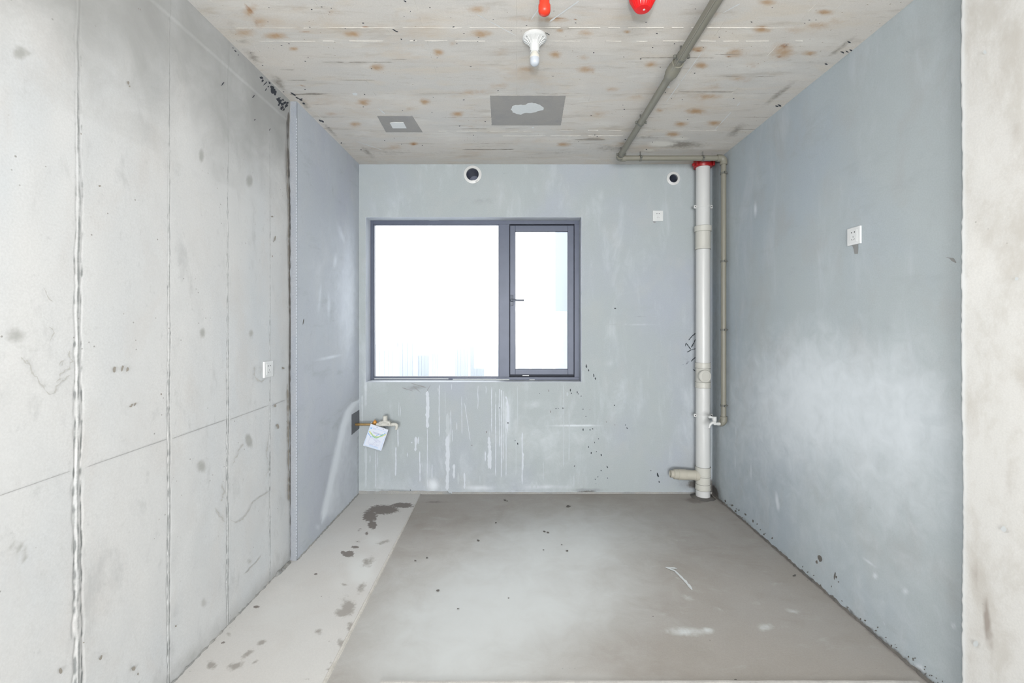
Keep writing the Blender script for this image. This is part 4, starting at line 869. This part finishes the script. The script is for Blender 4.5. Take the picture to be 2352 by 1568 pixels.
# ---- tap on the supply pipe
tx = lambda px: (px - VX) * YP / FPX
tz = lambda py: CH - (py - VY) * YP / FPX
tap = empty('water_tap', (tx(1641), YP, tz(975)), 'small white plastic tap at the foot of the grey-green pipe', 'tap')
mb('pvc').lathe([(0, .0105), (.028, .0105), (.029, .012), (.0505, .0125)], (tx(1639), YP, tz(973)), (1, 0, 0), 20).build('inlet', 'pvc', tap)
B = mb('pvc'); B.lathe([(-.006, .008), (.004, .014), (.022, .0148), (.024, .0165), (.052, .0168), (.0535, .0155)], (tx(1641), YP, tz(972)), (0, 0, 1), 22); B.build('body', 'pvc', tap)
mb('pvc').tube([(tx(1641), YP, tz(971.5)), (tx(1636), YP, tz(970.5)), (tx(1632.5), YP, tz(973)), (tx(1630), YP, tz(977)), (tx(1628.7), YP, tz(982.5))], [.011, .0115, .0105, .009, .0088], 16).build('spout', 'pvc', tap)
mb('pvc').tube([(tx(1641), YP, tz(960)), (tx(1636), YP, tz(958.5)), (tx(1632), YP, tz(957.3)), (tx(1629), YP, tz(957.5)), (tx(1627.2), YP, tz(958.6))], [.008, .0065, .011, .0115, .005], 14).build('lever', 'pvc', tap)

# ---- left tap with brass stub
YT = 3.77; s_ = FPX / YT
q = lambda px, py, dy=0: P(px, py, YT + dy)
gt = empty('water_tap', q(885, 972), 'dusty white plastic tap on a brass stub, left below the window', 'tap')
a = q(822, 974.5); a.x = XLR + .0035; b = q(853, 975)
mb('brass').lathe([(0, .010), (.015, .010), (.02, .0115), (.035, .0118), (.036, .0098), ((b - a).length + .05, .0098)], a, (1, 0, 0), 20).build('brass_stub', 'brass', gt)
c = q(862, 975); B = mb('brass'); B.lathe([(-.035, .0135), (-.030, .0145), (.012, .0145), (.016, .0115), (.03, .0115)], c, (1, 0, 0), 6, smooth=False); B.build('valve_nut', 'brass', gt)
B = mb('orange'); B.lathe([(0, .006), (.008, .008), (.010, .0155), (.018, .0165), (.026, .013), (.030, .006), (.036, .004), (.038, .002)], q(861, 974), (0, 0, 1), 20); B.build('valve_knob', 'orange', gt, 'orange valve knob')
B = mb('pvc_warm'); B.lathe([(0, .0145), (.012, .0165), (.03, .016), (.034, .013), (.12, .013), (.124, .0155), (.132, .0155), (.135, .0125), (.150, .0125)], q(865, 975), (1, 0, 0), 22)
B.box(tuple(q(873, 972)[i] - (0, .02, 0)[i] for i in range(3)), tuple(q(896, 966.5)[i] + (0, .02, 0)[i] for i in range(3)), .004)
B.box((q(872, 970).x, YT - .024, q(0, 971.5).z), (q(898, 970).x, YT + .022, q(0, 969).z), .002)
for px in (872, 876, 893, 896): B.cyl((q(px, 0).x, YT - .018, q(0, 975).z), (q(px, 0).x, YT - .018, q(0, 968).z), .0042, 10)
B.build('body', 'pvc_warm', gt)
mb('pvc_warm').lathe([(0, .024), (.003, .0275), (.012, .026), (.013, .0185), (.048, .0195), (.050, .018)], q(884.5, 968.5), (0, 0, 1), 28).build('knob', 'pvc_warm', gt, 'round white knob')
mb('pvc_warm').tube([q(898, 974.5), q(904, 973.5), q(908.5, 974), (q(911.5, 977)), q(911.3, 981), q(909.5, 986)], [.0125, .0125, .0140, .0138, .0125, .0115], 18).build('spout', 'pvc_warm', gt)
mb('void').tube([q(881, 979), q(884, 981), q(886, 983)], .0022, 8).build('wire_tie', 'void', gt)

# ---- card hanging on the valve
YC = 3.735
cc = [P(851.5, 973, YC), P(892, 986.5, YC), P(875.5, 1035.2, YC), P(833.8, 1022.7, YC)]
cd = empty('inspection_card', cc[0], 'white printed tag with green and blue arc hanging from the brass stub', 'card')
th = Vector((0, .0012, 0))
B = mb('card'); B.add([*cc, *[x + th for x in cc]], [(0, 3, 2, 1), (4, 5, 6, 7), (0, 1, 5, 4), (1, 2, 6, 5), (2, 3, 7, 6), (3, 0, 4, 7)]); B.build('card_sheet', 'card', cd)
U_ = cc[1] - cc[0]; Vv = cc[3] - cc[0]
def cp(u, v, k=1): return cc[0] + U_ * u + Vv * v + Vector((0, -.0003 * k, 0))
def cstroke(B, pts, w, k=1):
    Q = [Vector((p[0], p[1] * Vv.length / U_.length)) for p in pts]; vs = []
    for i, p in enumerate(Q):
        dd = (Q[min(i + 1, len(Q) - 1)] - Q[max(i - 1, 0)]).normalized(); n_ = Vector((-dd.y, dd.x)) * w / 2
        for r_ in (p + n_, p - n_): vs.append(cp(r_.x, r_.y * U_.length / Vv.length, k))
    B.add(vs, [(2 * i, 2 * i + 2, 2 * i + 3, 2 * i + 1) for i in range(len(Q) - 1)])
B = mb('ink_pale'); cstroke(B, [(.03, .13), (.95, .13), (.95, .96), (.03, .96), (.03, .13)], .018); 
for y in (.885, .915): cstroke(B, [(.30, y), (.82, y)], .014)
B.build('printed_border', 'ink_pale', cd)
arc = lambda y0, dp, x0=.06, x1=.95: [(x0 + (x1 - x0) * t, y0 + dp * 4 * t * (1 - t) + .10 * (1 - t) * 0 - .09 * (t - .5)) for t in np.linspace(0, 1, 15)]
B = mb('ink_yellow'); cstroke(B, arc(.27, .19), .07, 2); B.mat('ink_green'); cstroke(B, arc(.31, .20, .2, .8), .05, 3); B.mat('ink_blue'); cstroke(B, arc(.36, .16, .04, .6), .022, 4); cstroke(B, [(.9, .17), (.85, .27), (.75, .36)], .025, 4); B.build('printed_arc', 'ink_yellow', cd)
B = mb('ink_blue'); B.add([cp(.10 + .035 * math.cos(t), .115 + .025 * math.sin(t) + .06, 3) for t in np.linspace(0, 6.0, 10)], [tuple(range(10))]); B.build('printed_dot', 'ink_blue', cd)
B = mb('ink_grey')
for y, x0, x1, w in [(.165, .2, .36, .02), (.30, .25, .75, .03), (.34, .3, .72, .025), (.52, .42, .6, .02), (.57, .2, .75, .012), (.61, .42, .84, .016), (.85, .25, .5, .02), (.87, .55, .75, .014), (.44, .06, .18, .012)]: cstroke(B, [(x0, y), (x1, y)], w)
cstroke(B, [(.22, .50), (.2, .80), (.55, .82), (.8, .80), (.8, .66), (.45, .64)], .012)
for i in range(14): x = rnd.uniform(.4, .72); y = rnd.uniform(.66, .78); cstroke(B, [(x, y), (x + rnd.uniform(.02, .07), y + rnd.uniform(-.02, .02))], .012)
B.build('printed_text', 'ink_grey', cd)
B = mb('hole')
for u in (.38, .73): B.add([cp(u + .022 * math.cos(t), .045 + .017 * math.sin(t), 3) for t in np.linspace(0, 6.0, 9)], [tuple(range(9))])
B.build('punched_hole', 'hole', cd, kind='stuff')
mb('white').tube([P(851.5, 973.5, YC), P(853, 969, YT - .025), P(854, 968.5, YT), P(854, 976, YT + .02)], .0012, 6).build('tie_thread', 'white', cd)

# ---- ceiling lamp
YL = 2.15; LX = (1228 - VX) * YL / FPX
lp = empty('ceiling_lamp', (LX, YL, HC), 'white plastic batten lampholder with small unlit bulb on the ceiling', 'lamp')
rib16 = lambda t, dd: .0
B = mb('white'); B.lathe([(0, .050), (0.0, .057), (.010, .0575), (.014, .054), (.017, .044), (.022, .0335), (.028, .026), (.045, .0225), (.068, .0225), (.070, .0205), (.070, .018)], (LX, YL, HC + .001), (0, 0, -1), 48)
for i in range(16):
    t = 2 * math.pi * i / 16; dx, dy = math.cos(t), math.sin(t)
    B.tube([(LX + dx * .050, YL + dy * .050, HC - .015), (LX + dx * .036, YL + dy * .036, HC - .0235), (LX + dx * .025, YL + dy * .025, HC - .040)], [.0018, .0026, .0015], 6)
base = B.build('lampholder', 'white', lp)
B = mb('hole')
for t in (65, 35, 100, 200): B.cyl((LX + .049 * math.cos(math.radians(t - 60)), YL - .049 * math.sin(math.radians(t - 60)), HC - .016), (LX + .049 * math.cos(math.radians(t - 60)), YL - .049 * math.sin(math.radians(t - 60)), HC - .0165), .0022, 8)
B.build('screw_hole', 'greystain', base, kind='stuff')
B = mb('white'); B.lathe([(0, .0185), (.008, .0215), (.010, .0215), (.011, .018)], (LX, YL, HC - .064), (0, 0, -1), 28); B.build('socket_rim', 'white', lp)
# retaining ears
B = mb('steel'); 
for s in (-1, 1): B.tube([(LX + s * .0175, YL - .01, HC - .068), (LX + s * .021, YL - .012, HC - .076)], .0016, 6)
B.build('wire_clip', 'steel', lp, kind='stuff')
bl = mb('bulb_base').lathe([(0, .0155), (.010, .0158), (.018, .0215), (.026, .0228), (.034, .0230)], (LX, YL, HC - .068), (0, 0, -1), 32).build('bulb_neck', 'bulb_base', lp)
mb('bulb').lathe([(0, .0229), (.012, .0230), (.022, .0215), (.029, .0175), (.033, .0115), (.035, .005), (.0352, 0)], (LX, YL, HC - .1015), (0, 0, -1), 32).build('bulb_globe', 'bulb', lp, 'frosted bulb globe')
mb('black').tube([tuple(on_ceil(1252.5, 75, .006)), tuple(on_ceil(1256, 76.5, .007)), tuple(on_ceil(1262, 80, .006))], .0013, 8).build('stray_wire', 'greystain', lp, 'loose grey wire end')

# ---- red sprinkler stub
YS_ = 1.76; RX = (1250.5 - VX) * YS_ / FPX
rs = empty('sprinkler_stub', (RX, YS_, HC), 'orange-red capped pipe stub hanging from the ceiling', 'pipe')
zend = CH + (VY - 27) * YS_ / FPX
mb('redorange').cyl((RX, YS_, zend + .02), (RX, YS_, HC + .001), .0195, 28).build('pipe', 'redorange', rs)
mb('redorange').lathe([(0, .021), (0.001, .0235), (.022, .0235), (.030, .0205), (.036, .013), (.038, 0)], (RX, YS_, zend + .024), (0, 0, -1), 28).build('end_cap', 'redorange', rs)

# ---- red detector cap
YD = 1.80; DX = (1476.5 - VX) * YD / FPX
dt = empty('smoke_detector', (DX, YD, HC), 'round ceiling detector under a ribbed glossy red dust cap', 'detector')
mb('white').lathe([(0, .052), (.012, .054), (.022, .050), (.022, 0)], (DX, YD, HC + .001), (0, 0, -1), 40).build('mounting_base', 'white', dt)
ribf = lambda t, dd: .036 * (1 if (math.degrees(t) % 15) < 7.5 else 0) * (1 if .01 < dd < .088 else 0)
cap = mb('red').lathe([(0, .0545), (.035, .0535), (.052, .0500), (.087, .0325), (.090, .0300), (.092, .0285), (.094, .0150), (.0945, 0)], (DX, YD, HC - .020), (0, 0, -1), 120, rib=ribf).build('dust_cap', 'red', dt)
mb('white').lathe([(0, .0045), (.001, .0045), (.001, 0)], (DX + .004, YD - .003, HC - .1140), (0, 0, -1), 14).build('indicator_hole', 'white', cap, 'small white centre dot')

# ---- wall sockets
def socket(center, nrm, up, size, label, plain_pos, bev=.0025, thick=.009):
    n_ = Vector(nrm); u_ = Vector(up); r_ = u_.cross(n_)
    R = Matrix((r_, -n_, u_)).transposed()   # local x right, local -y out of wall, z up
    o = empty('power_socket', center, label, 'socket', 'white double-pin wall sockets')
    o.rotation_euler = R.to_euler()
    hs = size / 2
    def part(B, name, mat, par, lab=None):
        me_o = B.build(name, mat, None, lab); me_o.parent = par; 
        if par is not o: me_o.location = Vector(me_o.location) - Vector(par.location)
        return me_o
    B = MB().mat('white').box((-hs, -thick, -hs), (hs, .0005, hs), bev); plate = part(B, 'plate', 'white', o)
    B = MB().mat('white').box((-hs * .58, -thick - .0018, -hs * .70), (hs * .58, -thick + .0005, hs * .70), .0008); ins = part(B, 'socket_face', 'white', o)
    B = MB().mat('hole'); y = -thick - .0021
    for s in (-1, 1): B.box((s * .0095 - .0028, y, hs * .36), (s * .0095 + .0028, y + .0006, hs * .36 + .0055))
    B.box((-.0011, y, -hs * .18), (.0011, y + .0006, -hs * .18 + .008))
    for s in (-1, 1):
        Rz = Matrix.Rotation(math.radians(s * 30), 3, 'Y'); B.box((s * .0075 - .0011, y, -hs * .48), (s * .0075 + .0011, y + .0006, -hs * .48 + .0075), R=Rz, c=(s * .0075, y, -hs * .40))
    part(B, 'pin_slots', 'hole', ins)
    return o
s1 = on_back(1510.5, 496); socket((s1.x, YB - .001, s1.z), (0, -1, 0), (0, 0, 1), .088, 'white square socket high on the back wall beside the drain pipe', None)
Y2 = 1.663 * FPX / (1964 - VX); socket((XR + .0005, Y2, CH + (VY - 542) * Y2 / FPX), (-1, 0, 0), (0, 0, 1), .086, 'white square socket with a grey smudge below on the right wall', None)
Y3 = 1.383 * FPX / (VX - 613.5); socket((XL - .001, Y3, CH - (847.5 - VY) * Y3 / FPX), (1, 0, 0), (0, 0, 1), .088, 'white square socket low on the bare concrete left wall', None, thick=.012)

# ---- pipe sleeves in the back wall
for i, (x, z, ro, ri) in enumerate(SL):
    lab = ['larger white plastic wall sleeve above the window', 'smaller white plastic wall sleeve beside the drain pipe top'][i]
    o = empty('wall_sleeve', (x, YB, z), lab, 'pipe sleeve', 'white sleeves through the back wall')
    B = mb('pvc'); nn = 40; B.lathe([(0, ro), (.006, ro - .001), (.010, ri + .004), (.0105, ri), (-.006, ri - .0008)], (x, YB + .001, z), (0, -1, 0), nn, closed_ends=False); B.build('flange', 'pvc', o)
    B = mb('tube_dark'); B.lathe([(0, ri - .0005), (.20, ri - .0015), (.20, 0)], (x, YB - .004, z), (0, 1, 0), 36, closed_ends=False); B.build('bore', 'tube_dark', o, 'shadowed bore')
    if i == 0:
        B = mb('pvc'); B.tube([(x + .062 * math.cos(t), YB - .007, z - .064 + .006 * math.sin(3 * t)) for t in (1.15, .9, .7)], [.006, .010, .006], 10); B.build('filler_dab', 'filler', o)
        B = mb('pvc_warm'); pts = [(x + ri * .85 * math.sin(t), YB + .10, z - ri * 1.25 + ri * .95 * math.cos(t)) for t in np.linspace(-.9, .9, 13)]; B.tube(pts, .0018, 8); B.build('inner_lip', 'pvc', o)

# ---- mortar patches
def thin_patch(pts, nrm, th_, mat, name, label, cat, parent=None, jag=0.0, group=None):
    pts = [Vector(p) for p in pts]; n_ = Vector(nrm); Q = []
    for a, b in zip(pts, pts[1:] + pts[:1]):
        k = max(2, int((b - a).length / .012)); 
        for i in range(k):
            p = a.lerp(b, i / k)
            if jag: p = p + (b - a).normalized().cross(n_) * rnd.uniform(-jag, jag)
            Q.append(p)
    m = len(Q); c = sum(Q, Vector()) / m
    B = MB().mat(mat); B.add([c + n_ * th_] + [x + n_ * th_ for x in Q] + [x - n_ * .002 for x in Q],
        [(0, i + 1, (i + 1) % m + 1) for i in range(m)] + [(i + 1, m + i + 1, m + (i + 1) % m + 1, (i + 1) % m + 1) for i in range(m)])
    o = B.build(name, mat, parent); 
    if parent is None: props(o, label, cat, group)
    elif label: o['label'] = label
    return o
big = thin_patch([on_ceil(*p) for p in ((1125.5, 219), (1299, 219), (1288, 287), (1129.5, 287))], (0, 0, -1), .0022, 'patch', 'mortar_patch', 'large dark grey rectangular patch with white smear on the ceiling', 'patch', jag=.0012, group='grey mortar patches')
def pb(cx, cy, rx, ry, n=28, jag=.1, e=.003):
    return [on_ceil(cx + rx * math.cos(2 * math.pi * i / n) * (1 + rnd.uniform(-jag, jag)), cy + ry * math.sin(2 * math.pi * i / n) * (1 + rnd.uniform(-jag, jag))) for i in range(n)]
sm_ = [(1174, 250), (1176, 243), (1184, 241), (1196, 240), (1206, 240), (1212, 237), (1222, 235), (1234, 238), (1244, 242), (1250, 247), (1248, 251), (1238, 253), (1230, 256), (1216, 259), (1206, 258), (1197, 262), (1186, 260), (1178, 257)]
thin_patch([on_ceil(*p) for p in sm_], (0, 0, -1), .0034, 'filler', 'filler_smear', 'white filler smear', None, big, jag=.003)
small = thin_patch([on_ceil(*p) for p in ((866, 265.5), (946.5, 266), (970.5, 303), (886.5, 303))], (0, 0, -1), .0022, 'patch', 'mortar_patch', 'small dark grey patch framing a white square on the ceiling', 'patch', jag=.001, group='grey mortar patches')
thin_patch([on_ceil(*p) for p in ((895.5, 281), (905, 279.5), (917, 280), (927, 280), (934, 293), (902, 293))], (0, 0, -1), .005, 'white', 'white_plate', 'white square plate', None, small)
zt_, zb_ = CH - (951.7 - VY) * 3.688 / FPX, CH - (998.6 - VY) * 3.688 / FPX
wp = thin_patch([(XLR, 3.688, zb_), (XLR, YB - .002, zb_ + .012), (XLR, YB - .002, zt_ + .004), (XLR, 3.688, zt_)], (1, 0, 0), .0028, 'patch_blue', 'mortar_patch', 'slate grey square patch behind the brass stub on the left wall', 'patch', jag=.0012, group='grey mortar patches')

# ---- outside
B = mb('exterior'); yA, yB2 = YO + .01, 7.05
o = mb('exterior').box((.595, yA, -3), (.85, yB2, 2.04 - .25)).box((.595, yA, 1.79), (.85, yB2, 6)).build('facade_return', 'exterior'); props(o, 'pale blue outer wall seen through the narrow window sash', 'building wall')
rr_ = random.Random(4)
T = [(865, 905, 800), (905, 950, 782), (955, 985, 812), (990, 1010, 806), (1045, 1075, 796), (1080, 1112, 790), (1115, 1146, 800), (1190, 1215, 798), (1222, 1245, 790), (1250, 1270, 802)]
for k, (x0, x1, yt) in enumerate(T):
    Y = 300 + 40 * (k % 3); X0, X1 = (x0 - VX) * Y / FPX, (x1 - VX) * Y / FPX; top = CH - (yt - VY) * Y / FPX
    t = empty('apartment_tower', ((X0 + X1) / 2, Y, -70), ['distant hazy tower at the left of the view', 'tallest hazy tower left of the view', 'narrow hazy tower, third from the left', 'small hazy tower, fourth from the left', 'hazy tower right of the centre gap', 'hazy tower second from the mullion', 'hazy tower beside the mullion',
        'hazy tower seen at the left of the sash pane', 'hazy tower in the middle of the sash pane', 'hazy tower beside the outer wall return'][k], 'building', 'hazy far towers')
    mb('tower').box((X0, Y, -70), (X1, Y + 14, top)).box((X0 + (X1 - X0) * .3, Y + 3, top), (X0 + (X1 - X0) * .7, Y + 10, top + 2.2)).build('tower_wall', 'tower', t)
    B = mb('tower_band'); nb_ = 4
    for i in range(nb_):
        xa = X0 + (X1 - X0) * (i + .25) / nb_; B.box((xa, Y - .3, -70), (xa + (X1 - X0) * .5 / nb_, Y + .1, top - 1.5))
    B.build('window_column', 'tower_band', t, kind='stuff')
o = mb('tower').box((-900, 40, -71), (900, 1500, -70)).build('ground_plane', 'tower'); props(o, 'pale hazy ground far below the window', None, None, 'structure')
